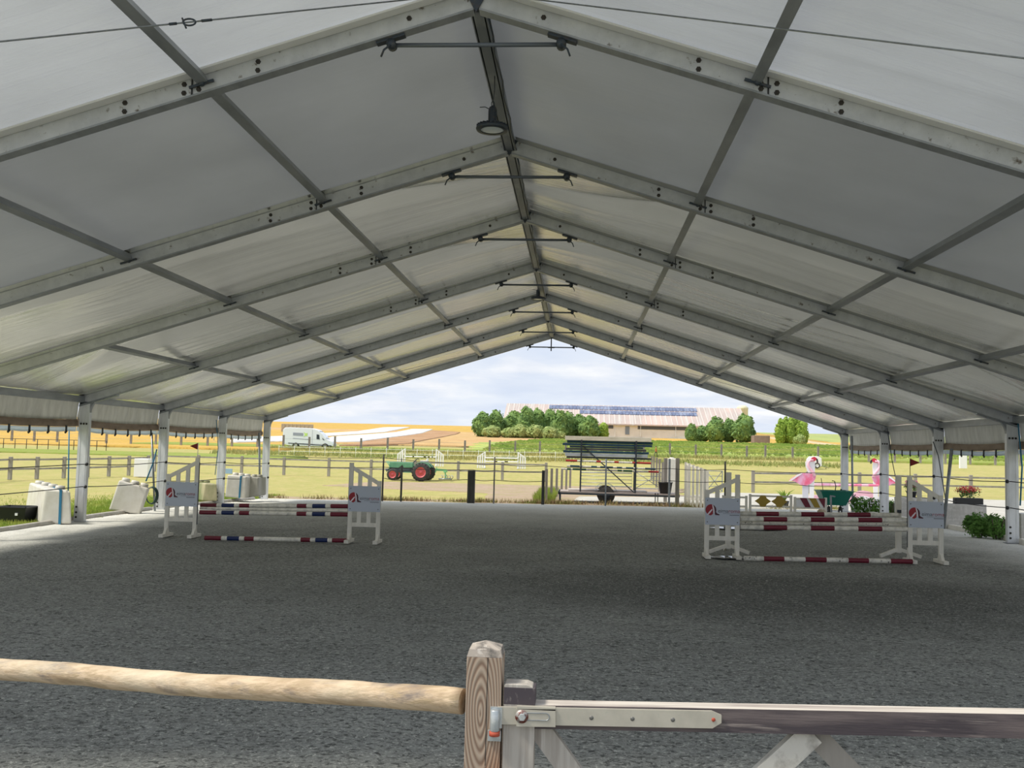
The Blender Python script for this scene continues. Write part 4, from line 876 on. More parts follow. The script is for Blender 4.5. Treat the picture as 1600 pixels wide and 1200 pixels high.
# ---------------- foliage helper ----------------
def leaves(mb,blobs,n,size,rnd,flat=.0,shell=.55):
    tot=sum(b[1][0]*b[1][2] for b in blobs)
    for (c,r) in blobs:
        k=int(n*r[0]*r[2]/tot); c=Vector(c)
        for _ in range(k):
            d=Vector((rnd.gauss(0,1),rnd.gauss(0,1),rnd.gauss(0,1))).normalized(); q=shell+(1-shell)*rnd.random()
            q*=1+.22*noise.noise(d*2.2+c); p=c+Vector((d.x*r[0]*q,d.y*r[1]*q,d.z*r[2]*q))
            nrm=(d+Vector((rnd.uniform(-.8,.8),rnd.uniform(-.8,.8),rnd.uniform(-.5,.9)))).normalized()
            a=nrm.orthogonal().normalized(); a.rotate(Matrix.Rotation(rnd.random()*6.28,3,nrm)); b=nrm.cross(a); s=size*rnd.uniform(.6,1.3)
            mb.add([p-a*s,p-b*s*.5,p+a*s,p+b*s*.5],[(0,1,2,3)])
def leafm(nm,a,b,c): return mat(nm,a,.7,0,[(.5,U,b,.38,.62),(3,U,c,.5,.72)],trans=.3,spec=.15)
m_lfd=leafm('dark tree leaves',(.17,.30,.11),(.28,.42,.12),(.10,.20,.10)); m_lfm=leafm('mid bush leaves',(.36,.46,.17),(.48,.54,.22),(.24,.36,.13))
m_lfb=leafm('bright poplar leaves',(.30,.46,.08),(.40,.52,.10),(.16,.28,.06)); m_core=plain('inner foliage',(.05,.09,.035),.9); m_trunk=plain('bark',(.12,.10,.07),.9)
def tree(x,yt,yb,w,Y,m,lab,grp,name='tree',cone=.0,n=1500,cat='tree'):
    rnd=random.Random(int(x*13)); b=gb(x,Y); zt=at(x,yt,Y).z; h=zt-b.z; W2=w/2*Y/FPX*1.22
    root=thing(name,b,lab,cat,grp)
    bl=[((b.x,Y,b.z+h*.40),(W2,W2,h*.42)),((b.x+W2*.15,Y-W2*.2,b.z+h*.66),(W2*.72,W2*.72,h*.32)),((b.x-W2*.35,Y-W2*.3,b.z+h*.48),(W2*.6,W2*.6,h*.34)),((b.x+W2*.4,Y,b.z+h*.34),(W2*.6,W2*.6,h*.32)),((b.x,Y,b.z+h*.84),(W2*.36,W2*.36,h*.17))]
    mb=MB(); leaves(mb,bl,n,W2*.13+.10,rnd,shell=.72)
    fo=mb.build('foliage',m,root)
    mb=MB()
    for (c,r) in bl:
        prof=[(max(.001,math.sin(PI*t/8))*r[0]*.86,-math.cos(PI*t/8)*r[2]*.86) for t in range(9)]; mb.lathe(c,prof,12)
    mb.v=[v+Vector((noise.noise(v*.6),noise.noise(v*.6+Vector((9,0,0))),noise.noise(v*.6+Vector((0,9,0)))))*W2*.22 for v in mb.v]
    mb.build('inner_foliage',m,root)
    MB().tube([b,b+Vector((0,0,h*.5))],W2*.07+.05,7).build('trunk',m_trunk,root); return root
TL=[(752,643,26),(773,640,24),(801,641,28),(820,634,26),(838,637,24),(857,638,26),(873,640,26),(886,643,24),(903,647,28),(920,650,28),(941,660,16)]
for q,(x,yt,w) in enumerate(TL): tree(x,yt,0,w,258+(q%3)*3,m_lfd if q<10 else m_lfb,'dark green tree left of the barn, %s from the left in the row'%ORD[q] if q<10 else 'small yellow green tree at the right end of the row by the barn','trees left of the barn' )
for q,(x,yt,w) in enumerate([(768,665,26),(795,668,24),(812,663,28),(834,664,30),(857,667,28),(873,674,18)]): tree(x,yt,0,w,249,m_lfm,'pale green bush in front of the dark trees, %s from the left'%ORD[q],'bushes below the dark trees','bush',cat='bush')
for q,(x,yt,w) in enumerate([(1079,661,16),(1095,665,20),(1117,650,26),(1137,653,20),(1160,647,32)]): tree(x,yt,0,w,243+(q%2)*3,m_lfd,'green tree before the right end of the barn, %s from the left'%ORD[q],'trees right of the barn')
for q,(x,yt,w) in enumerate([(1219,652,15),(1227,650,14),(1235,649,14),(1243,650,14),(1252,652,18)]): tree(x,yt,0,w,232+(q%2)*2,m_lfb,'bright green upright poplar on the right skyline, %s from the left'%ORD[q],'poplars on the right skyline','poplar')
tree(1249,678,0,16,228,m_lfm,'small pale bush at the foot of the poplars',None,'bush',cat='bush')
# ---------------- barn, silo, bales ----------------
YB=300.; b=gb(980,YB); root=thing('barn',b,'long low farm barn with solar panels on a reddish grey roof','barn')
xa,xb=X_(790,YB),X_(1166,YB); ze=Hh(980,662.5,YB); zrd=Hh(980,634.3,YB+14); zb0=gz(0,YB)-1.0; xra=X_(800,YB+14)
m_broof=mat('barn fibre roof',(.42,.36,.34),.8,0,[(.06,(3,1,1),(.55,.42,.38),.4,.65),(.5,(2,.1,.1),(.50,.48,.46),.5,.7)])
m_bwall=mat('barn block wall',(.80,.77,.73),.8,0,[(.4,U,(.70,.67,.63),.4,.7)])
MB().box((xa,YB,zb0),(xb,YB+28,ze)).build('wall',m_bwall,root)
mb=MB(); mb.prism([(YB-.9,ze-.1),(YB+14,zrd),(YB+28.9,ze-.1),(YB+28.9,ze-.5),(YB+14,zrd-.5),(YB-.9,ze-.5)],xa-1,xb+.5,'X')
rf=mb.build('roof',m_broof,root)
for q in range(46):
    x=xa+(xb-xa)*q/46; mb=MB(); mb.bar((x,YB-.9,ze-.08),(x,YB+14,zrd+.02),.25,.1); mb.build('roof_batten',plain('pale roof seam',(.60,.55,.52),.7),rf)
sl=(zrd-ze)/14.9
m_sol=mat('solar panel glass',(.10,.13,.24),.15,0,[(.5,(1,.1,1),(.22,.26,.38),.45,.6)])
def solar(pa,pb,t0,t1,nm):
    x0,x1=X_(pa,YB+7),X_(pb,YB+7); y0,y1=YB-.9+14.9*t0,YB-.9+14.9*t1; z=lambda y: ze+sl*(y-YB+.9)+.1
    mb=MB(); n=int((x1-x0)/1.1)
    for k in range(n):
        a=x0+(x1-x0)*k/n; b_=a+(x1-x0)/n*.92; mb.add([(a,y0,z(y0)+.1),(b_,y0,z(y0)+.1),(b_,y1,z(y1)+.1),(a,y1,z(y1)+.1),(a,y0,z(y0)-.1),(b_,y0,z(y0)-.1),(b_,y1,z(y1)-.1),(a,y1,z(y1)-.1)],[(0,1,2,3),(4,5,1,0),(1,5,6,2),(4,0,3,7),(3,2,6,7)])
    mb.build('solar_row',m_sol,rf)
solar(856,1091,.74,.93,''); solar(905,1089,.50,.68,'')
def bw(pa,pb,ya,yb,nm,m,dy=.15):
    x0,x1=X_(pa,YB),X_(pb,YB); xm=(pa+pb)/2; MB().box((x0,YB-dy,Hh(xm,yb,YB)),(x1,YB+.05,Hh(xm,ya,YB))).build(nm,m,root)
bw(996,1074,664.5,671.5,'open_bay',plain('dark barn opening',(.10,.11,.13),.8)); bw(948,957.5,662.5,669.5,'open_bay',plain('dark barn opening',(.10,.11,.13),.8)); bw(976.5,983,666,679,'barn_door',plain('slate door',(.22,.26,.32),.6))
for px in (960,1000,1055): bw(px,px+.7,664,682,'downpipe',m_white,.3)
s0=gb(1160,345); mb=MB(); R=8.5*345/FPX; zt=Hh(1160,637,345); mb.lathe((X_(1159.5,345),345,s0.z),[(R,0),(R,zt-s0.z-.6),(R*1.04,zt-s0.z-.5),(R*1.04,zt-s0.z),(R*.6,zt-s0.z+.7),(.001,zt-s0.z+.9)],28)
tag(mb.build('silo',mat('cream silo panels',(.66,.64,.44),.5,0,[(.4,(1,1,.2),(.56,.53,.36),.45,.7)]),None,s0),'cream round silo standing behind the right end of the barn','silo')
b=gb(1192,236); tag(MB().box((X_(1178,236),236,b.z-.3),(X_(1203,236),240,Hh(1190,680.5,236))).build('low_shed',mat('brown shed boards',(.24,.18,.15),.8,0,[(1,U,(.3,.24,.2),.4,.7)]),None,b,.05),'low brown shed between the trees and the poplars','shed')
m_bale=mat('straw bale',(.46,.40,.30),.9,0,[(1.2,U,(.30,.26,.2),.4,.65)])
b=gb(462,255); k=0
for r in range(2):
    for c in range(8):
        x=438+c*6.1; Y=255; z0=gz(0,Y)-.2+r*1.22; xx=X_(x,Y)
        o=MB().box((xx,Y,z0),(xx+6.0*Y/FPX,Y+1.2,z0+1.18)).build('straw_bale',m_bale,None,(xx,Y,z0),.06); tag(o,'weathered straw bale in the stack on the left skyline, %s course, %s from the left'%('bottom' if r==0 else 'top',ORD[c]),'bale','straw bales on the left skyline')
# ---------------- fences beyond ----------------
FX=[17.6,52.6,88.6,126,165.6,204,243,282.6,324,362,402,442.5,483,523,564,605.5,645.6,686,726.4,765,805,843.6,884,925,966,1006,1046.8,1087.2,1127.3,1167,1196,1238.5,1278.4,1318,1357.6,1398,1438,1477,1515.7,1555,1594]
for q,x in enumerate(FX):
    Y=127.; p=gb(x,Y); h=20.5*Y/FPX*(1+.05*math.sin(q*3)); w=.24
    near=('left of the first tent post' if x<110 else 'between the left tent posts' if x<415 else 'near the white van' if x<530 else 'left of the tractor and far jumps' if x<610 else 'behind the far white jumps' if x<870 else 'behind the trailer' if x<1050 else 'behind the white panels' if x<1170 else 'behind the flamingo boards' if x<1320 else 'between the right tent posts')
    o=MB().box((p.x-w/2,Y-w/2,p.z-.0),(p.x+w/2,Y+w/2,p.z+h)).build('fence_post',m_gpw,None,p); tag(o,'far field fence post, %s from the left, %s'%(ORD[q],near),'post','posts of the far field fence')
for z,lab in ((.75,'lower'),(1.35,'upper')):
    mb=MB(); ps=[gb(x,127.-.15)+Vector((0,0,z)) for x in range(-20,1640,60)]
    mb.tube(ps,.012,5); tag(mb.build('fence_wire',m_gsteel,None,ps[0]),'%s thin wire strung along the far field fence'%lab,'wire')
# white electric tape fence in front of it
YW=103.; ps=[gb(x,YW) for x in range(436,900,24)]
m_tape=plain('white fence tape',(.80,.84,.82),.5)
for z,lab in ((.55,'lower'),(1.0,'upper')):
    mb=MB(); mb.tube([p+Vector((0,0,z)) for p in ps],.016,5); tag(mb.build('fence_tape',m_tape,None,ps[0]),'%s white electric tape behind the far white jumps'%lab,'tape')
for q,p in enumerate(ps): 
    o=MB().tube([p,p+Vector((0,0,1.15))],.02,6).build('fence_stake',m_tape,None,p); tag(o,'white plastic stake of the tape fence, %s from the left'%ORD[q],'stake','stakes of the white tape fence')
# two rail timber fence
m_tf=mat('grey timber',(.27,.25,.22),.85,0,[(3,(1,1,.2),(.38,.36,.32),.4,.7)])
def tfence(lst,labf,grp,hpx):
    P_=[]
    for q,(x,Y) in enumerate(lst):
        p=gb(x,Y); h=1.32; o=MB().box((p.x-.10,Y-.08,p.z),(p.x+.10,Y+.08,p.z+h)).build('timber_post',m_tf,None,p,.02); tag(o,labf%ORD[q],'post',grp); P_.append(p)
    for z,w_ in ((1.16,'top'),(.62,'lower')):
        for q,(a,b_) in enumerate(zip(P_,P_[1:])):
            A=a+Vector((.10,-.0,z)); B=b_+Vector((-.10,0,z)); o=MB().bar(A,B,.05,.11).build('timber_rail',m_tf,None,a); tag(o,'%s rail of the %s, %s span from the left'%(w_,grp,ORD[q]),'rail','rails of the '+grp)
tfence([(-25,49.5),(18,53),(60,54.5),(102,56.5),(139,58.5),(172,60.5),(203,62.5),(233,65)],'grey timber post of the angled fence at left, %s from the left','angled timber fence',33)
tfence([(243,70),(311,70),(379,70),(445,70),(515,70),(581,70),(649,70),(717,70),(786,70),(854,70)],'grey timber post in the fence behind the tractor, %s from the left','timber fence behind the tractor',30)
tfence([(1177,59),(1262,60),(1343,61),(1430,61),(1516.5,61.5),(1605,62)],'grey timber post in the fence beyond the yard, %s from the left','timber fence beyond the yard',30)
# dark pipe pen far left
b=gb(4,104); root=thing('pipe_pen',b,'low dark metal pipe fence beyond the timber fence at far left','fence')
xs=[-12,5,23,41,58,75,92,115,137,151,166]
for x in xs: p=gb(x,104); MB().tube([p,p+Vector((0,0,1.15))],.04,6).build('post',m_dw,root)
for z in (.55,1.12): MB().tube([gb(x,104)+Vector((0,0,z)) for x in xs],.035,6).build('rail',m_dw,root)
# ---------------- far white jumps ----------------
def farwing(root,x,Y,hpx,side,w=11):
    p=gb(x,Y); h=hpx*Y/FPX; ww=w*Y/FPX
    mb=MB(); n=4
    for k in range(n):
        u=k/(n-1); hh=h*(1-.3*u); xx=p.x+side*ww*u; mb.box((xx-.06,Y-.03,p.z),(xx+.06,Y+.03,p.z+hh))
    mb.bar((p.x,Y,p.z+.3),(p.x+side*ww,Y,p.z+.3),.05,.08); mb.bar((p.x,Y,p.z+h*.97),(p.x+side*ww,Y,p.z+h*.67),.05,.08); mb.box((p.x-.08,Y-.3,p.z),(p.x+.08,Y+.3,p.z+.1))
    mb.build('wing',m_white,root); return p
m_w2=[m_white,m_black,plain('orange red paint',(.6,.1,.05),.5)]
def farjump(xl,xr,Y,hpx,yp,lab,segs):
    a=gb(xl,Y); root=thing('show_jump',a,lab,'jump','far white show jumps'); p=farwing(root,xl,Y,hpx,-1); q=farwing(root,xr,Y,hpx,1)
    for z,sg in zip(yp,segs):
        mb,_=banded(Vector((p.x,Y-.05,p.z+z)),Vector((q.x,Y-.05,q.z+z)),sg,m_w2,.055); mb.build('pole',m_w2,root)
farjump(633,682,90,27,[.85],'white jump with a dotted pole, behind the tractor',[[(.25,0),(.3,1),(.35,0),(.6,0),(.68,1),(.74,0),(.8,1),(.86,0),(.9,1),(1,0)]])
farjump(758,810,88,26,[.35,.62,.95],'white jump with three poles, right of the tractor',[[(1,0)],[(.3,0),(.38,1),(.6,0),(.7,1),(1,0)],[(1,0)]])
# ---------------- tractor ----------------
m_tg=mat('faded green paint',(.10,.30,.17),.5,0,[(3,U,(.16,.36,.22),.4,.7)]); m_tr=plain('faded red rim',(.62,.11,.12),.5); m_eng=plain('engine grey',(.10,.11,.13),.6)
YTc=66.; p=gb(645,YTc); S=YTc/FPX; x0=X_(608,YTc); zt0=p.z; root=thing('tractor',p,'old green tractor with red wheels, parked in the field','tractor')
px=lambda v: X_(v,YTc); pz=lambda v: Hh(645,v,YTc)
fw=(px(615),YTc,zt0+.40); rw=(px(659.5),YTc-.15,zt0+.60)
wheel(root,fw,.40,.26,.25,m_tr); wheel(root,(fw[0],YTc+1.5,fw[2]),.40,.26,.25,m_tr)
wheel(root,rw,.62,.40,.36,m_tr,lug=18); wheel(root,(rw[0]+.1,YTc+1.6,rw[2]),.62,.40,.36,m_tr,lug=18)
yc=YTc+.75
mb=MB(); mb.prism([(px(607),pz(732)),(px(607.5),pz(722.6)),(px(644),pz(723)),(px(644),pz(731)),(px(630),pz(731.5)),(px(628),pz(727)),(px(622),pz(732))],yc-.32,yc+.32); mb.build('bonnet',m_tg,root,None,.03)
mb=MB(); mb.box((px(606),yc-.2,pz(739)),(px(660),yc+.2,pz(731))); mb.box((px(622),yc-.25,pz(736)),(px(640),yc+.25,pz(727))); mb.build('engine_block',m_eng,root,None,.02)
mb=MB()
for i in range(9):
    a0=math.radians(20+i*16); a1=math.radians(20+(i+1)*16); r0,r1=.66,.70
    for dy in (-.4,1.5): mb.add([(rw[0]+math.cos(a)*r,YTc+dy+yy,rw[2]+math.sin(a)*r) for yy in (0,.42) for (a,r) in ((a0,r0),(a1,r0),(a1,r1),(a0,r1))],BF[:0]+[(0,1,2,3),(7,6,5,4),(0,4,5,1),(2,6,7,3)]) if False else None
for dy in (.15,1.15): 
    mb.prism([(rw[0]+math.cos(math.radians(t))*.70,rw[2]+math.sin(math.radians(t))*.70) for t in range(30,160,12)]+[(rw[0]+math.cos(math.radians(t))*.64,rw[2]+math.sin(math.radians(t))*.64) for t in range(150,18,-12)],YTc+dy,YTc+dy+.25)
mb.build('mudguard',m_tg,root)
mb=MB(); mb.box((px(655),yc-.22,pz(722)),(px(666),yc+.22,pz(719.5))); mb.box((px(665),yc-.22,pz(722)),(px(667),yc+.22,pz(716))); mb.build('seat',m_white,root,None,.02)
mb=MB(); mb.tube([(px(643),yc,pz(724)),(px(649),yc,pz(717.5))],.025,6); mb.lathe((px(649.5),yc,pz(717.3)),[(.17,-.02),(.20,0),(.17,.02)],16); mb.build('steering_wheel',m_dsteel,root)
MB().tube([(px(625),yc,pz(723)),(px(625),yc,pz(716.5))],.03,8).build('exhaust',m_dsteel,root)
mb=MB(); mb.tube([(px(602.5),yc-.3,pz(721.5)),(px(609),yc-.3,pz(731)),(px(603),yc-.3,pz(738))],.04,6); mb.tube([(px(602.5),yc+.3,pz(721.5)),(px(609),yc+.3,pz(731))],.04,6); mb.build('front_frame',m_tg,root)
MB().box((px(602),yc-.4,pz(737)),(px(606),yc+.4,pz(733.5))).build('front_weight',m_eng,root,None,.02)
MB().box((px(631),yc-.5,pz(739)),(px(642),yc-.3,pz(737.8))).build('step',m_tg,root)
b=gb(692,YTc); root=thing('cultivator',b,'light green cultivator frame attached behind the tractor','implement'); m_lg=plain('light green paint',(.22,.55,.25),.5)
mb=MB(); mb.bar((px(679),yc,pz(733)),(px(697),yc,pz(734)),.12,.14); mb.bar((px(681),yc,pz(729.5)),(px(679),yc,pz(738)),.06,.08,(0,1,0)); mb.bar((px(695),yc-.7,pz(736)),(px(695),yc+.7,pz(736)),.1,.1); mb.bar((px(694),yc,pz(735)),(px(696),yc,pz(747)),.08,.14,(0,1,0)); mb.build('frame',m_lg,root)
mb=MB(); mb.tube([(px(686),yc-.5,pz(747.5)),(px(706),yc-.5,pz(747))],.06,6); 
mb.build('roller',m_gsteel,root)
for k in range(5): 
    x=px(690+k*4); MB().tube([(x,yc-.5,pz(741)),(x+.12,yc-.52,pz(744)),(x,yc-.5,pz(748))],.025,6).build('tine',m_gsteel,root)
# ---------------- van ----------------
YV=131.; p=gb(480,YV); S=YV/FPX; vx=lambda v:X_(v,YV); vz=lambda v:Hh(480,v,YV); root=thing('white_van',p,'white high roof panel van parked behind the far fence','van')
m_van=plain('white van paint',(.80,.84,.90),.3); Wv=2.0
prof=[(441,698),(441,676),(444,672.5),(452,672),(486,672.8),(495,675),(502,680.5),(510,689.5),(518,692.5),(520.5,697),(520,700),(513,700.5),(512,698),(508,696),(504,697.5),(502,701),(468,701),(466,698),(462,696),(458,697.5),(456,701),(450,700)]
off=p.z+.25-vz(701)
mb=MB(); mb.prism([(vx(a),vz(b_)+off) for a,b_ in prof],YV,YV+Wv); mb.build('body',m_van,root,None,.06)
for x in (462,508):
    for dy in (.05,1.75): wheel(root,(vx(x),YV+dy,p.z+.36),.36,.22,.21,plain('pale hubcap',(.6,.62,.62),.4))
def vp(pts,m,nm,d=-.02): mb=MB(); mb.prism([(vx(a),vz(b_)+off) for a,b_ in pts],YV+d,YV+.01+d); mb.build(nm,m,root)
vp([(494,682),(498,682.5),(499,690),(494,689.5)],m_glass,'side_window'); vp([(503,687),(507,691),(504,690.5)],m_glass,'quarter_window'); vp([(487.5,683),(487.5,683)]+[(488,684)],m_van,'door_seam') if False else None
vp([(450,697.5),(518,700),(518,698.6),(450,696)],m_dsteel,'sill_trim'); vp([(457,680),(473,680.5),(473,685),(457,684.5)],plain('van lettering grey',(.32,.35,.42),.5),'side_panel_sign'); vp([(473.5,678.5),(477,681),(479.5,679.8),(479.5,685.5),(477,684.5),(473.5,686.8),(475.5,683)],plain('lime sign',(.55,.80,.20),.5),'side_sign_emblem'); vp([(486.8,675),(487.2,675),(487.4,697.5),(487,697.5)],plain('seam grey',(.45,.48,.52),.5),'door_seam'); vp([(457,688.5),(483,690),(483,690.8),(457,689.3)],plain('van lettering grey',(.32,.35,.42),.5),'side_lettering')
mb=MB(); mb.add([(vx(497.5),YV+.1,vz(677)+off+.03),(vx(509),YV+.1,vz(688.6)+off+.03),(vx(509),YV+Wv-.1,vz(688.6)+off+.03),(vx(497.5),YV+Wv-.1,vz(677)+off+.03)],[(0,1,2,3)]); mb.build('windscreen',m_glass,root)
# small white cart
YC=102.; p=gb(1277,YC); cx_=lambda v:X_(v,YC); cz_=lambda v:Hh(1277,v,YC)
root=thing('white_cart',p,'small white covered cart with one visible wheel beside the flamingo','cart')
mb=MB(); mb.prism([(cx_(1264),cz_(730)),(cx_(1264),cz_(718)),(cx_(1268),cz_(713.5)),(cx_(1279),cz_(713)),(cx_(1284),cz_(716)),(cx_(1284.5),cz_(728)),(cx_(1281),cz_(730))],YC,YC+1.2); mb.build('body',m_white,root,None,.05)
wheel(root,(cx_(1276.5),YC-.05,p.z+.30),.30,.18,.17,m_white); 
mb=MB(); mb.tube([(cx_(1284),YC+.2,cz_(727)),(cx_(1296),YC+.2,cz_(731))],.03,6); mb.build('drawbar',m_gsteel,root)
mb=MB(); mb.prism([(cx_(1276),cz_(720.5)),(cx_(1278.5),cz_(720.5)),(cx_(1278.5),cz_(724)),(cx_(1276),cz_(724))],YC-.012,YC-.002); mb.build('red_marking',plain('bright red mark',(.5,.05,.06),.5),root)
# walking person by the fence
Yp=124.; p=gb(1025,Yp); m_or=plain('rust orange jacket',(.42,.16,.05),.8); m_trs=plain('dark green trousers',(.07,.09,.06),.8); m_skin=plain('skin',(.5,.3,.2),.6)
root=thing('person',p,'tiny walking person in a rust orange top and dark trousers, by the far fence','person'); Hh_=1.42
mb=MB(); z=lambda v:p.z+v*Hh_
J=[((0,0,.53),.10),((0,0,.66),.10),((0,0,.80),.12),((0,0,.86),.045),((0,0,.94),.07)]
me=bpy.data.meshes.new('body'); vs=[];es=[];rs=[]
def V(x,y,zv,r): vs.append((x*Hh_,y*Hh_,zv*Hh_)); rs.append(r*Hh_); return len(vs)-1
pel=V(0,0,.52,.075); sp=V(0,0,.66,.075); ch=V(0,0,.77,.085); nk=V(0,0,.855,.03); hd=V(0,0,.93,.058); hd2=V(0,0,.965,.045)
es+= [(pel,sp),(sp,ch),(ch,nk),(nk,hd),(hd,hd2)]
for s_ in (-1,1):
    hp=V(.05*s_,.04*s_,.48,.055); kn=V(.11*s_,.05*s_,.27,.042); an=V(.17*s_-.02,.05*s_,.045,.025); to=V(.17*s_+.06,.05*s_,.02,.02); es+=[(pel,hp),(hp,kn),(kn,an),(an,to)]
    sh=V(.02*s_,.115*s_,.79,.038); el=V(-.07*s_,.14*s_,.63,.028); wr=V(-.04*s_+.03,.14*s_,.49,.02); ha=V(-.03*s_+.05,.14*s_,.45,.018); es+=[(ch,sh),(sh,el),(el,wr),(wr,ha)]
me.from_pydata(vs,es,[]); bo=bpy.data.objects.new('body',me); C.objects.link(bo); bo.parent=root
sk=bo.modifiers.new('skin','SKIN'); bo.modifiers.new('sub','SUBSURF').levels=1
for i_,d_ in enumerate(me.skin_vertices[0].data): d_.radius=(rs[i_],rs[i_]); d_.use_root=(i_==0)
# colour the grown body by height
bpy.context.view_layer.update(); ev=bo.evaluated_get(bpy.context.evaluated_depsgraph_get()); me2=bpy.data.meshes.new_from_object(ev); me2.name='body'
bo.modifiers.clear(); bo.data=me2; me2.materials.clear()
for m_ in (m_trs,m_or,m_skin): me2.materials.append(m_)
for f in me2.polygons:
    c=f.center.z/Hh_; r_=abs(f.center.y/Hh_); f.material_index=2 if c>.86 or (r_>.11 and c<.48 and c>.4) else (1 if c>.50 else 0); f.use_smooth=True
mb=MB(); mb.lathe((p.x,p.y,p.z+.955*Hh_),[(.075,-.03),(.085,.02),(.06,.07),(.001,.09)],12); mb.build('hair',plain('brown hair',(.12,.06,.03),.8),root)
# ---------------- left side: tanks and tub ----------------
def tank(pts_f,dep,lab,Y,skew=0,strap_at=None,knobs=3,m=m_tank,lean=0.0,sidevis=None):
    """slab shaped plastic jump block: front outline in picture points at depth Y"""
    P3=[at(x,y,Y) for x,y in pts_f]; b=Vector((sum(p.x for p in P3)/4,Y,min(p.z for p in P3)))
    root=thing('water_jump_block',b,lab,'block','white plastic jump blocks'); D=Vector((skew,dep,0)); LONG=dep>2
    mb=MB(); vs=P3+[p+D for p in P3]; mb.add(vs,[(0,1,2,3),(7,6,5,4),(0,4,5,1),(1,5,6,2),(2,6,7,3),(3,7,4,0)]); mb.build('shell',m,root,None,.05)
    tl,tr=P3[3],P3[2]
    for k in range(knobs):
        c=(tl.lerp(tr,(k+.6)/(knobs+.2))+D*.5) if not LONG else tl.lerp(tr,.35+.12*k)+D*(.85-.23*k); upv=(tl-P3[0]).normalized(); MB().tube([c-upv*.03,c+upv*.09,c+upv*.10],[.13,.12,.001],14).build('knob',m,root)
    if strap_at is not None:
        a=P3[0].lerp(P3[1],strap_at); c=tl.lerp(tr,strap_at); f=Vector((0,-.012,0)); MB().bar(a+f,c+f,.07,.008,(0,1,0)).build('strap',m_strap,root); MB().bar(c+f+Vector((0,0,.008)),c+D+Vector((0,0,.008)),.07,.008).build('strap',m_strap,root)
    return root
tank([(63,819),(112,819),(110,767),(71.5,764)],3.3,'cream plastic jump block with a blue strap, left of the nearest left post',24.9,-2.4,.62,4)
tank([(169.5,797),(218,804),(232,763),(186,750)],  .35,'tilted cream plastic jump block between the first two left posts',29.2,-.1,None,3)
tank([(316,783),(340,783),(339,756),(321,755)],1.6,'cream plastic jump block half hidden behind the left wing stand',36.0,-1.2,None,2,mat('algae stained plastic',(.40,.36,.22),.6,0,[(1.2,(1,1,.4),(.16,.20,.07),.42,.6)]))
tank([(351,777),(383,778.5),(385,745),(355,742)],1.1,'cream plastic jump block with a blue strap between the two farthest left posts',38.4,.0,.72,3)
tank([(384.5,778),(404,775),(404,746),(387,745)],1.0,'grey stained plastic jump block against the farthest left post',38.9,.0,None,2,mat('grey stained plastic',(.42,.41,.37),.6,0,[(1.5,(1,1,.4),(.28,.28,.22),.42,.65)]))
Yb2=25.6; c=gb(27,Yb2); c.x=at(27,800,Yb2).x; zt_=at(27,791.5,Yb2).z
root=thing('black_tub',c,'black rectangular plastic tub on the grass at the left edge','tub')
w2=26*Yb2/FPX; h=zt_-c.z
def frustum(mb,c,w0,d0,w1,d1,z0,z1):
    mb.add([(c.x-w0,c.y-d0,z0),(c.x+w0,c.y-d0,z0),(c.x+w0,c.y+d0,z0),(c.x-w0,c.y+d0,z0),(c.x-w1,c.y-d1,z1),(c.x+w1,c.y-d1,z1),(c.x+w1,c.y+d1,z1),(c.x-w1,c.y+d1,z1)],[(0,1,5,4),(1,2,6,5),(2,3,7,6),(3,0,4,7)])
mb=MB(); frustum(mb,c,w2*.82,.26,w2*.98,.34,c.z+.02,c.z+h); frustum(mb,c,w2*.78,.23,w2*.93,.31,c.z+.06,c.z+h); mb.add([(c.x-w2*.8,c.y-.25,c.z+.06),(c.x+w2*.8,c.y-.25,c.z+.06),(c.x+w2*.8,c.y+.25,c.z+.06),(c.x-w2*.8,c.y+.25,c.z+.06)],[(0,1,2,3)]); mb.build('tub_body',m_black,root)
mb=MB(); 
for (a,b_) in (((-1,-1),(1,-1)),((1,-1),(1,1)),((1,1),(-1,1)),((-1,1),(-1,-1))): mb.bar((c.x+a[0]*w2*.98,c.y+a[1]*.34,c.z+h),(c.x+b_[0]*w2*.98,c.y+b_[1]*.34,c.z+h),.05,.03)
mb.build('rim',m_black,root); mb=MB(); mb.box((c.x+.14,c.y-.345,c.z+h*.45),(c.x+.21,c.y-.31,c.z+h*.62)); mb.build('white_sticker',m_white,root)
# slanted bracing tubes and ratchet straps by the posts
def btube(x0,y0,x1,y1,Y,m,r,lab,nm='bracing_tube',cat='tube'):
    a,b_=at(x0,y0,Y),at(x1,y1,Y); return tag(MB().tube([a,b_],r,8).build(nm,m,None,a),lab,cat)
btube(242,800,237,676,30.6,m_gsteel,.035,'grey vertical bracing tube left of the second left post')
btube(372,776,372,690,38.0,m_gsteel,.03,'grey bracing tube between the two farthest left posts') if False else None
btube(406,778,405,676,40.6,m_gsteel,.045,'dark grey tube just left of the farthest left post')
btube(1332.5,800,1331,681,40.2,m_gsteel,.045,'grey upright tube right of the farthest right post')
btube(1474,826,1487,701,28.6,m_gsteel,.05,'leaning grey tube between the two nearest right posts')
mb=MB(); a=at(106,803,26.6); b_=at(108,672,26.6); mb.tube([a,b_],.018,6); tag(mb.build('ratchet_strap',m_strap,None,a),'dark blue strap hanging beside the nearest left post','strap')
a,b_,c_=at(1591,662,25.6),at(1597,730,25.6),at(1594,790,25.6); tag(MB().tube([a,b_,c_],.02,6).build('ratchet_strap',m_strap,None,a),'blue strap at the right edge beside the nearest right post','strap')
a,b_,c_=at(245,702,30.2),at(239,724,30.2),at(228,752,30.2); tag(MB().tube([a,b_,c_],.022,6).build('ratchet_strap',m_strap,None,a),'light blue strap slung from the second left post','strap')
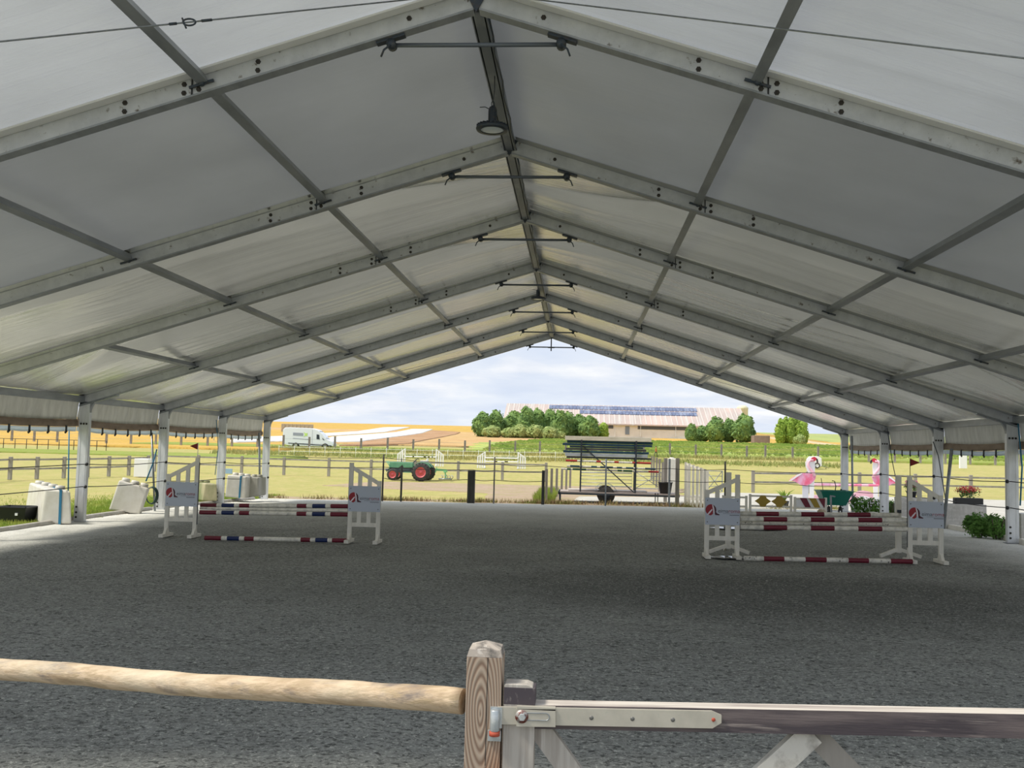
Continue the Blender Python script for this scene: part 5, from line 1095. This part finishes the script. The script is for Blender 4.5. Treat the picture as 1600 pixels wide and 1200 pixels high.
for (pts,lab) in (([(1458,690),(1466,712),(1479,790)],'dark cord running down beside the second right post'),([(1386,668),(1394,720),(1403,764)],'dark cord running down beside the third right post'),([(338,656),(341,700),(336,742)],'green blue cord hanging by the third left post')):
    Y={1458:29.8,1386:35,338:34.8}[pts[0][0]]; tag(MB().tube([at(x,y,Y) for x,y in pts],.014,6).build('loose_rope',m_dsteel if pts[0][0]>1000 else m_strap,None,at(*pts[0],Y)),lab,'cord')
# cable coil on second left post tube
c=at(238,774,30.4); mb=MB()
for q in range(4): mb.tube([c+Vector((math.sin(2*PI*t/20)*(.20-.01*q),-.03*q,math.cos(2*PI*t/20)*(.28-.01*q))) for t in range(21)],.016,6,False)
tag(mb.build('hose_coil',plain('dark green hose',(.01,.045,.04),.5),None,c),'coiled dark hose hanging by the second left post','hose')
# junction fittings at post heads: crank handles and white bulbs
for (x,y,Y,lab) in ((107,637,26.0,'first'),(240,655,31.2,'second'),(335,668,36.5,'third')):
    a=at(x,y,Y); mb=MB(); mb.tube([a,a+Vector((.0,0,-.5))],[.035,.012],8); o=mb.build('winch_handle',m_white,None,a); tag(o,'white strap handle hanging at the head of the %s left post'%lab,'handle','white strap handles')
# small signs
def board2(xa,xb,ya,yb,Y,m,nm,lab,cat): 
    a,b_=at(xa,yb,Y),at(xb,ya,Y); return tag(MB().box((a.x,Y,a.z),(b_.x,Y+.03,b_.z)).build(nm,m,None,a,.004),lab,cat)
o=board2(352,363,732.5,740,38.2,plain('pale blue sign',(.42,.62,.75),.5),'small_sign','small pale blue sign tied between the farthest left posts','sign')
p=gb(1506,112); a=at(1500,722,112); b_=at(1511,712,112); o=MB().box((a.x,112,gz(a.x,112)+.0),(b_.x,112.3,b_.z)).build('white_board',m_white,None,p); tag(o,'small white square board in the field, right side','board')
p=gb(220,61); a=at(209,733,61); b_=at(232,717,61); o=MB().box((a.x,61,p.z),(b_.x,62,b_.z)).build('white_crate',m_white,None,p,.03); tag(o,'white crate on the grass by the angled fence','crate')
# ---------------- dirt and weeds along the far edge ----------------
m_weed=mat('dry weeds',(.40,.30,.18),.9,0,[(2,U,(.28,.30,.10),.4,.6),(5,U,(.25,.14,.10),.5,.65)],spec=.1)
rnd=random.Random(5)
def tufts(name,n,fn,m,hr,wd,lab,cat='grass'):
    mb=MB()
    for _ in range(n):
        X,Y=fn(rnd); z=gz(X,Y)-.02; h=rnd.uniform(*hr); a=rnd.random()*6.28; dx_,dy_=math.cos(a)*wd,math.sin(a)*wd; lx,ly=rnd.uniform(-.5,.5)*h,rnd.uniform(-.5,.5)*h
        mb.add([(X-dx_,Y-dy_,z),(X+dx_,Y+dy_,z),(X+lx,Y+ly,z+h)],[(0,1,2)])
    o=mb.build(name,m); tag(o,lab,cat,None,'stuff')
def f1(r):
    while True:
        X=r.uniform(-13,13); Y=43.3+abs(r.gauss(0,.35))
        if noise.noise((X*.6,1.5,0))+.5>r.random(): return X,Y
tufts('weeds',5200,f1,m_weed,(.06,.28),.02,'brown and green weeds along the far edge of the sand','weeds')
tufts('grass',30000,lambda r:(-13.0-abs(r.gauss(0,2.4)),r.uniform(19,46)),mat('fresh grass blades',(.26,.36,.06),.8,0,[(.5,U,(.38,.42,.10),.4,.6),(1.7,U,(.14,.24,.05),.52,.66)],trans=.3,spec=.1),(.04,.14),.012,'fresh green grass growing outside the left tent posts')
tufts('dry_leaves',2500,lambda r:(-12.95+r.gauss(0,.16),r.uniform(19,41)),m_weed,(.02,.07),.03,'dry leaves and litter along the left kerb','litter')
tufts('grass',6500,lambda r:(r.uniform(-.75,.15),r.uniform(44.6,54)),mat('fresh grass blades',(0,0,0)),(.1,.45),.02,'tall grass along the path fence left of the trailer')
tufts('grass',9000,lambda r:(r.uniform(-40,30),r.choice([r.gauss(126,1.2),r.gauss(108,2)])),mat('verge blades',(.30,.36,.12),.8,0,[(.1,U,(.42,.38,.16),.4,.6)],trans=.3,spec=.1),(.15,.6),.09,'rough verge grass at the far field fence')
# crop plants in rows
mb=MB()
for _ in range(9000):
    X=rnd.uniform(-12,72); Y=rnd.uniform(135,222); Y=round(Y/2.6)*2.6+rnd.gauss(0,.25)
    if X<-14+ (Y-133)*.08: continue
    z=gz(X,Y)+.12; s=rnd.uniform(.25,.5); 
    for q in range(2):
        a=rnd.random()*3.14; dx_,dy_=math.cos(a)*s,math.sin(a)*s*.4; mb.add([(X-dx_,Y-dy_,z+s*.6),(X,Y,z),(X+dx_,Y+dy_,z+s*.7),(X,Y,z+s)],[(0,1,2,3)])
tag(mb.build('crop_plants',mat('crop leaves',(.30,.42,.10),.7,0,[(.08,U,(.50,.52,.16),.42,.62)],trans=.3,spec=.1)),'rows of leafy green crop plants beyond the far fence','crop',None,'stuff')
# ---------------- right side ----------------
# flamingo boards
m_pink=mat('flamingo pink',(.80,.13,.25),.5,0,[(2.2,(1,1,.6),(.80,.42,.62),.40,.60)]); m_lpk=plain('light pink',(.85,.50,.60),.5); m_fw=plain('flamingo white board',(.86,.86,.88),.5)
def flam(cx0,Y,s,flip,lab):
    p=gb(cx0,Y); root=thing('flamingo_board',p,lab,'flamingo board','flamingo jump wings'); f=-1 if flip else 1
    def lay(name,pts,m,y0,y1): mb=MB(); mb.prism([(p.x+f*a*s,p.z+b_*s) for a,b_ in (pts if f>0 else pts[::-1])],Y+y0,Y+y1); return mb.build(name,m,root)
    # backing boards under the bird
    lay('leg_board',[(-.28,0),(.02,0),(.02,.98),(-.28,.98)],plain('grey white board',(.62,.63,.70),.5),0,.04)
    lay('leg_board',[(.08,0),(.28,0),(.30,1.15),(.06,1.15)],m_fw,-.01,.04)
    lay('body',[(-.95,1.12),(-.62,1.06),(-.40,.92),(-.10,.88),(.14,1.0),(.34,1.22),(.38,1.42),(.20,1.48),(.05,1.50),(-.25,1.52),(-.55,1.42),(-.78,1.26)],m_pink,-.04,0)
    lay('back_edge',[(-.98,1.08),(-.78,1.22),(-.55,1.42),(-.30,1.50),(-.36,1.44),(-.62,1.26),(-.84,1.10)],m_fw,-.055,-.04)
    neck=[(.30,1.36),(.24,1.55),(.10,1.72),(.00,1.88),(.00,2.05),(.10,2.16),(.24,2.18)]
    mb=MB(); pts=[Vector((p.x+f*a*s,Y-.03,p.z+b_*s)) for a,b_ in neck]
    mb.tube(pts,[.085*s,.075*s,.065*s,.06*s,.055*s,.055*s,.06*s],10); mb.build('neck',m_lpk,root)
    lay('head_board',[(.02,1.5),(.32,1.55),(.34,1.9),(.30,2.2),(.14,2.28),(.0,2.22),(-.14,2.05),(-.12,1.8)],m_fw,-.0,.03)
    lay('head',[(.10,2.10),(.16,2.28),(.28,2.34),(.38,2.28),(.40,2.20),(.30,2.12)],plain('deep flamingo red',(.62,.03,.07),.5),-.07,-.03)
    lay('beak',[(.38,2.28),(.46,2.20),(.47,2.06),(.42,2.04),(.38,2.16)],m_black,-.07,-.03)
    return root
flam(1263,48.2,.98,False,'pink flamingo cut out board standing left of the green wheelbarrow')
flam(1374,49.0,.98,True,'pink flamingo cut out board between the two farthest right posts')
a=at(1268,757,48.6); b_=at(1372,758.5,48.6); pole(a,b_,[(.16,0),(.28,1),(.40,0),(.50,1),(.58,0),(.75,1),(.85,0),(1,1)],[m_lpk,m_pink],'pink and pale banded pole between the two flamingo boards',None,.06)
p=gb(1350,49.6); mb=MB(); w_=.75
mb.prism([(p.x+w_*math.cos(PI*t/14),p.z+.02+.62*math.sin(PI*t/14)) for t in range(15)],49.6,49.7); mb.cur=1; mb.prism([(p.x+w_*.62*math.cos(PI*t/14),p.z+.02+.36*math.sin(PI*t/14)) for t in range(15)],49.58,49.6)
tag(mb.build('rainbow_filler',[m_lpk,m_fw],None,p),'pink half round jump filler at the foot of the right flamingo','jump filler')
p=gb(1274,49.0); mb=MB(); mb.prism([(p.x+.4*math.cos(PI*t/14),p.z+.02+.36*math.sin(PI*t/14)) for t in range(15)],49,49.1); tag(mb.build('rainbow_filler',m_lpk,None,p),'small pink half round filler right of the left flamingo','jump filler')
# low fillers
m_gold=plain('mustard paint',(.38,.26,.03),.5)
def filler(xl,xr,yt,yb,Y,lab,deco):
    a=at(xl,yb,Y); b_=at(xr,yt,Y); z0=gz(a.x,Y)+.03; z1=b_.z; root=thing('jump_filler',(a.x,Y,z0),lab,'jump filler','low white fillers by the far right posts'); w_=b_.x-a.x; h=z1-z0
    for x in (a.x,b_.x-.09): MB().box((x,Y-.03,z0),(x+.09,Y+.03,z1+.03)).build('post',m_wht,root)
    for x in (a.x+.045,b_.x-.045): MB().box((x-.05,Y-.18,z0),(x+.05,Y+.18,z0+.05)).build('foot',m_wht,root)
    MB().box((a.x+.09,Y-.02,z1-.07),(b_.x-.09,Y+.02,z1)).build('top_rail',m_wht,root); zb_=z0+h*.42; MB().box((a.x+.09,Y-.02,zb_-.04),(b_.x-.09,Y+.02,zb_+.03)).build('bottom_rail',m_wht,root)
    if deco=='hex':
        for u in (.32,.70):
            c=a.x+w_*u; zc=(z1+zb_)/2-.02; r=(z1-zb_)*.60; pts=[(c-r*1.25,zc),(c-r*.6,zc-r*.45),(c-r*.35,zc-r*.85),(c+r*.35,zc-r*.85),(c+r*.6,zc-r*.45),(c+r*1.25,zc),(c+r*.6,zc+r*.45),(c+r*.35,zc+r*.85),(c-r*.35,zc+r*.85),(c-r*.6,zc+r*.45)]; MB().prism(pts,Y-.035,Y-.02).build('ornament',m_gold,root)
    if deco=='stripe':
        zt2,zb2=z1-.0,zb_+.02
        MB().box((a.x+.09,Y-.015,zb2),(b_.x-.09,Y+.0,z1-.06)).build('infill_board',m_white,root)
        for k,(u,m) in enumerate(((.12,m_red),(.45,m_gold),(.78,m_red))):
            x=a.x+.09+(w_-.18)*u; sw=(w_)*.17; x2=min(x+sw*1.1,b_.x-.1); MB().prism([(x,zt2),(x+sw*.2+sw,zt2),(min(x+sw*2,b_.x-.09),zb2),(min(x+sw*1.0,b_.x-.09),zb2)],Y-.035,Y-.021).build('stripe',m,root)
Yfl=37.2
filler(1170,1238,775,802,Yfl,'low white filler with two mustard ornaments, behind the right jump','hex')
filler(1240,1292,779,804,Yfl,'low white filler with slanted red and mustard stripes, beside the wheelbarrow','stripe')
filler(1128,1168,776,802,Yfl+.0,'plain low white filler half hidden behind the left wing of the right jump','none')
# wheelbarrow
Yw=38.2; p=gb(1303,Yw); root=thing('wheelbarrow',p,'green plastic tub wheelbarrow parked by the farthest right post','wheelbarrow'); m_gb=plain('green barrow plastic',(.0,.17,.12),.4)
c=Vector((X_(1303,Yw),Yw,0)); zt_=Hh(1303,767,Yw); zb_=Hh(1303,789,Yw); wt=24*Yw/FPX; wb=15*Yw/FPX
mb=MB(); c1=Vector((c.x,Yw,0)); frustum(mb,c1,wb,.30,wt,.5,zb_,zt_); frustum(mb,c1,wb-.02,.28,wt-.03,.47,zb_+.02,zt_); mb.add([(c.x-wb,Yw-.3,zb_),(c.x+wb,Yw-.3,zb_),(c.x+wb,Yw+.3,zb_),(c.x-wb,Yw+.3,zb_)],[(0,1,2,3),(3,2,1,0)])
for (a,b2) in (((-1,-1),(1,-1)),((1,-1),(1,1)),((1,1),(-1,1)),((-1,1),(-1,-1))): mb.bar((c.x+a[0]*wt,Yw+a[1]*.5,zt_),(c.x+b2[0]*wt,Yw+b2[1]*.5,zt_),.06,.035)
mb.build('tub',m_gb,root)
for dx_ in (-.22,.22): wheel(root,(c.x+dx_,Yw-.1,p.z+.17),.17,.09,.08,m_dsteel,'X')
mb=MB(); mb.tube([(c.x-.3,Yw-.2,zb_-.02),(c.x-.3,Yw+.25,zb_-.02),(c.x-.3,Yw+.3,p.z+.02)],.02,6); mb.tube([(c.x+.3,Yw-.2,zb_-.02),(c.x+.3,Yw+.25,zb_-.02),(c.x+.3,Yw+.3,p.z+.02)],.02,6); mb.tube([(c.x-.3,Yw-.1,p.z+.17),(c.x+.3,Yw-.1,p.z+.17)],.018,6); mb.tube([(c.x-.22,Yw-.1,p.z+.17),(c.x-.22,Yw-.1,zb_)],.018,6); mb.tube([(c.x+.22,Yw-.1,p.z+.17),(c.x+.22,Yw-.1,zb_)],.018,6); mb.build('undercarriage',m_gsteel,root)
mb=MB(); mb.tube([(c.x+.3,Yw,zb_),(c.x+.62,Yw,zb_+.18),(c.x+.82,Yw-.02,zb_+.42)],.02,6); mb.build('push_handle',m_dsteel,root)
a=at(1301,758,Yw); tag(MB().tube([at(1303,778,Yw),at(1306,760,Yw),at(1304,752,Yw),at(1300,751,Yw)],.018,6).build('hay_fork',m_dsteel,None,at(1303,778,Yw)),'dark bent tool handle sticking out of the green wheelbarrow','tool')
tag(MB().tube([at(1286,766,Yw+.1),at(1283,747,Yw+.1)],.012,6).build('whip',m_dsteel,None,at(1286,766,Yw+.1)),'thin dark whip standing in the green wheelbarrow','whip')
tag(MB().bar(at(1299,803,Yw-.75),at(1298,775,Yw-.75),.06,.06,(0,1,0)).bar(at(1297,774.5,Yw-.75),at(1305,776,Yw-.75),.05,.05).build('grey_rake',m_gsteel,None,at(1299,803,Yw-.75)),'pale grey rake leaning before the green wheelbarrow','tool')
# potted plant
def pot_plant(x,yb,Y,h,r,lab,flower=None,potm=m_black,potw=.16,n=260,trough=0,base=None,name='potted_plant',lf=.05):
    p=gb(x,Y) if base is None else Vector(base); root=thing(name,p,lab,'plant'); rnd=random.Random(int(x)); mb=MB(); ph=.2
    if trough: mb.box((p.x-trough,Y-.12,p.z),(p.x+trough,Y+.12,p.z+ph)); pot=mb.build('trough',potm,root,None,.02)
    else: mb.lathe((p.x,Y,p.z),[(.001,0),(potw*.75,0),(potw,ph),(potw*1.08,ph),(potw*1.08,ph+.03),(.001,ph+.0)],18); pot=mb.build('pot',potm,root)
    mb=MB(); rx=trough or r; leaves(mb,[((p.x,Y,p.z+ph+h*.45),(rx,r,h*.5))],n,lf,rnd,shell=.2); mb.build('leaves',m_lfm if flower is None else m_lfd,root)
    if flower:
        mb=MB(); leaves(mb,[((p.x,Y,p.z+ph+h*.72),(rx*.95,r*.9,h*.42))],int(n*.9),lf*.9,rnd,shell=.5); mb.build('flowers',flower,root)
    return root
Yp=44.5; p=gb(1226,Yp); root=thing('potted_plant',p,'spiky green plant in a dark pot behind the low fillers','plant')
mb=MB(); mb.lathe((p.x,Yp,p.z),[(.001,0),(.17,0),(.22,.30),(.20,.30),(.001,.26)],18); mb.build('pot',m_black,root)
mb=MB(); rn=random.Random(3)
for k in range(46):
    a=rn.random()*6.28; l_=rn.uniform(.35,.8); o_=Vector((p.x,Yp,p.z+.26)); d=Vector((math.cos(a),math.sin(a),0)); t1=o_+d*l_*.35+Vector((0,0,l_*.55)); t2=o_+d*l_*.75+Vector((0,0,l_*.75)); sdv=d.cross(Vector((0,0,1)))*.03
    mb.add([o_-sdv,o_+sdv,t1+sdv,t1-sdv,t2],[(0,1,2,3),(3,2,4)])
mb.build('leaves',m_lfb,root)
m_fpk=plain('pink petals',(.80,.25,.42),.6,trans=.2); m_fred=plain('red petals',(.72,.03,.07),.6,trans=.2)
# concrete block wall and flowers
m_conc=mat('pale concrete block',(.52,.51,.48),.85,0,[(2,U,(.38,.37,.34),.4,.7),(9,U,(.62,.61,.58),.5,.7)])
def blk(xl,xr,Y,yt,lab,dep=.5):
    a=gb(xl,Y); b_=gb(xr,Y); zt=at((xl+xr)/2,yt,Y).z; o=MB().box((a.x,Y,a.z),(b_.x,Y+dep,zt)).build('concrete_block',m_conc,None,a,.015); return tag(o,lab,'block','concrete blocks by the right posts')
blk(1477,1541,30.6,788,'pale concrete block with the red flower trough on top')
blk(1404,1452,36.2,777.5,'pale concrete block half hidden behind the right wing stand')
blk(1594,1640,26.8,803,'pale concrete block at the right edge of the view')
Yk=30.8; zt=at(1510,788,Yk).z; pot_plant(1512,0,Yk,.34,.16,'red geraniums in a black trough on the concrete block',m_fred,m_black,trough=.42,base=(X_(1512,Yk),Yk,zt),n=420,lf=.035,name='flower_trough')
Yk=36.4; zt=at(1425,777.5,Yk).z; pot_plant(1424,0,Yk,.42,.30,'pink flowers in a dark pot on the concrete block, behind the right wing',m_fpk,m_black,potw=.18,base=(X_(1424,Yk),Yk,zt),n=300,lf=.04,name='flower_pot')
def bush(x,yt,w,Y,m,lab,n=1500,fl=None,ls=.05):
    p=gb(x,Y); h=at(x,yt,Y).z-p.z; r=w/2*Y/FPX; rn=random.Random(int(x)); root=thing('bush',p,lab,'bush','leafy bushes along the right side')
    mb=MB(); bl=[((p.x,Y,p.z+h*.5),(r,r*.6,h*.5)),((p.x-r*.4,Y,p.z+h*.62),(r*.5,r*.4,h*.38)),((p.x+r*.45,Y,p.z+h*.45),(r*.5,r*.4,h*.42))]; leaves(mb,bl,n,ls,rn,shell=.25); mb.build('leaves',m,root)
    mb=MB()
    for k in range(9):
        a=rn.uniform(-1,1); mb.tube([(p.x+a*r*.3,Y,p.z),(p.x+a*r*.7,Y+rn.uniform(-.2,.2),p.z+h*.8)],.012,5)
    mb.build('stems',m_trunk,root)
    if fl: mb=MB(); leaves(mb,[((p.x,Y-.1,p.z+h*.55),(r*.9,r*.6,h*.5))],90,.045,rn,shell=.9); mb.build('blossom',fl,root)
    return root
m_lg2=leafm('fresh bush leaves',(.13,.28,.06),(.22,.40,.10),(.07,.16,.05))
bush(1528,801,48,27.3,m_lg2,'dense dark green bush before the concrete block, left of the nearest right post',2600)
bush(1556,803,34,26.9,m_lg2,'dense green bush touching the nearest right post',1900)
bush(1344,776,34,39.2,m_lg2,'green bush with white blossom left of the second farthest right post',1500,m_white,.06)
bush(1366,778,26,38.8,m_lg2,'green bush with white blossom hiding the foot of the right post',1200,m_white,.06)
bush(1394,780,16,38.2,m_lg2,'small green bush right of the second farthest right post',600,None,.06)
# loose stone, traffic items near the fillers
p=gb(1313,36.6); o=MB().lathe(p,[(.001,0),(.06,0),(.05,.05),(.02,.22),(.001,.23)],12).build('white_cone',m_white,None,p); tag(o,'tiny white cone on the sand by the wheelbarrow','cone')
p=gb(1284,36.6); mb=MB(); mb.lathe((p.x,36.6,p.z),[(.001,0),(.14,0),(.16,.20),(.10,.26),(.001,.27)],12); tag(mb.build('feed_sack',mat('sack beige',(.45,.38,.28),.8),None,p),'beige sack slumped beside the striped filler','sack')
p=gb(1300,37.0); o=MB().box((p.x-.05,36.8,p.z),(p.x+.75,37.3,p.z+.10)).build('wooden_pallet',m_deck,None,p); tag(o,'low wooden pallet in front of the green wheelbarrow','pallet')
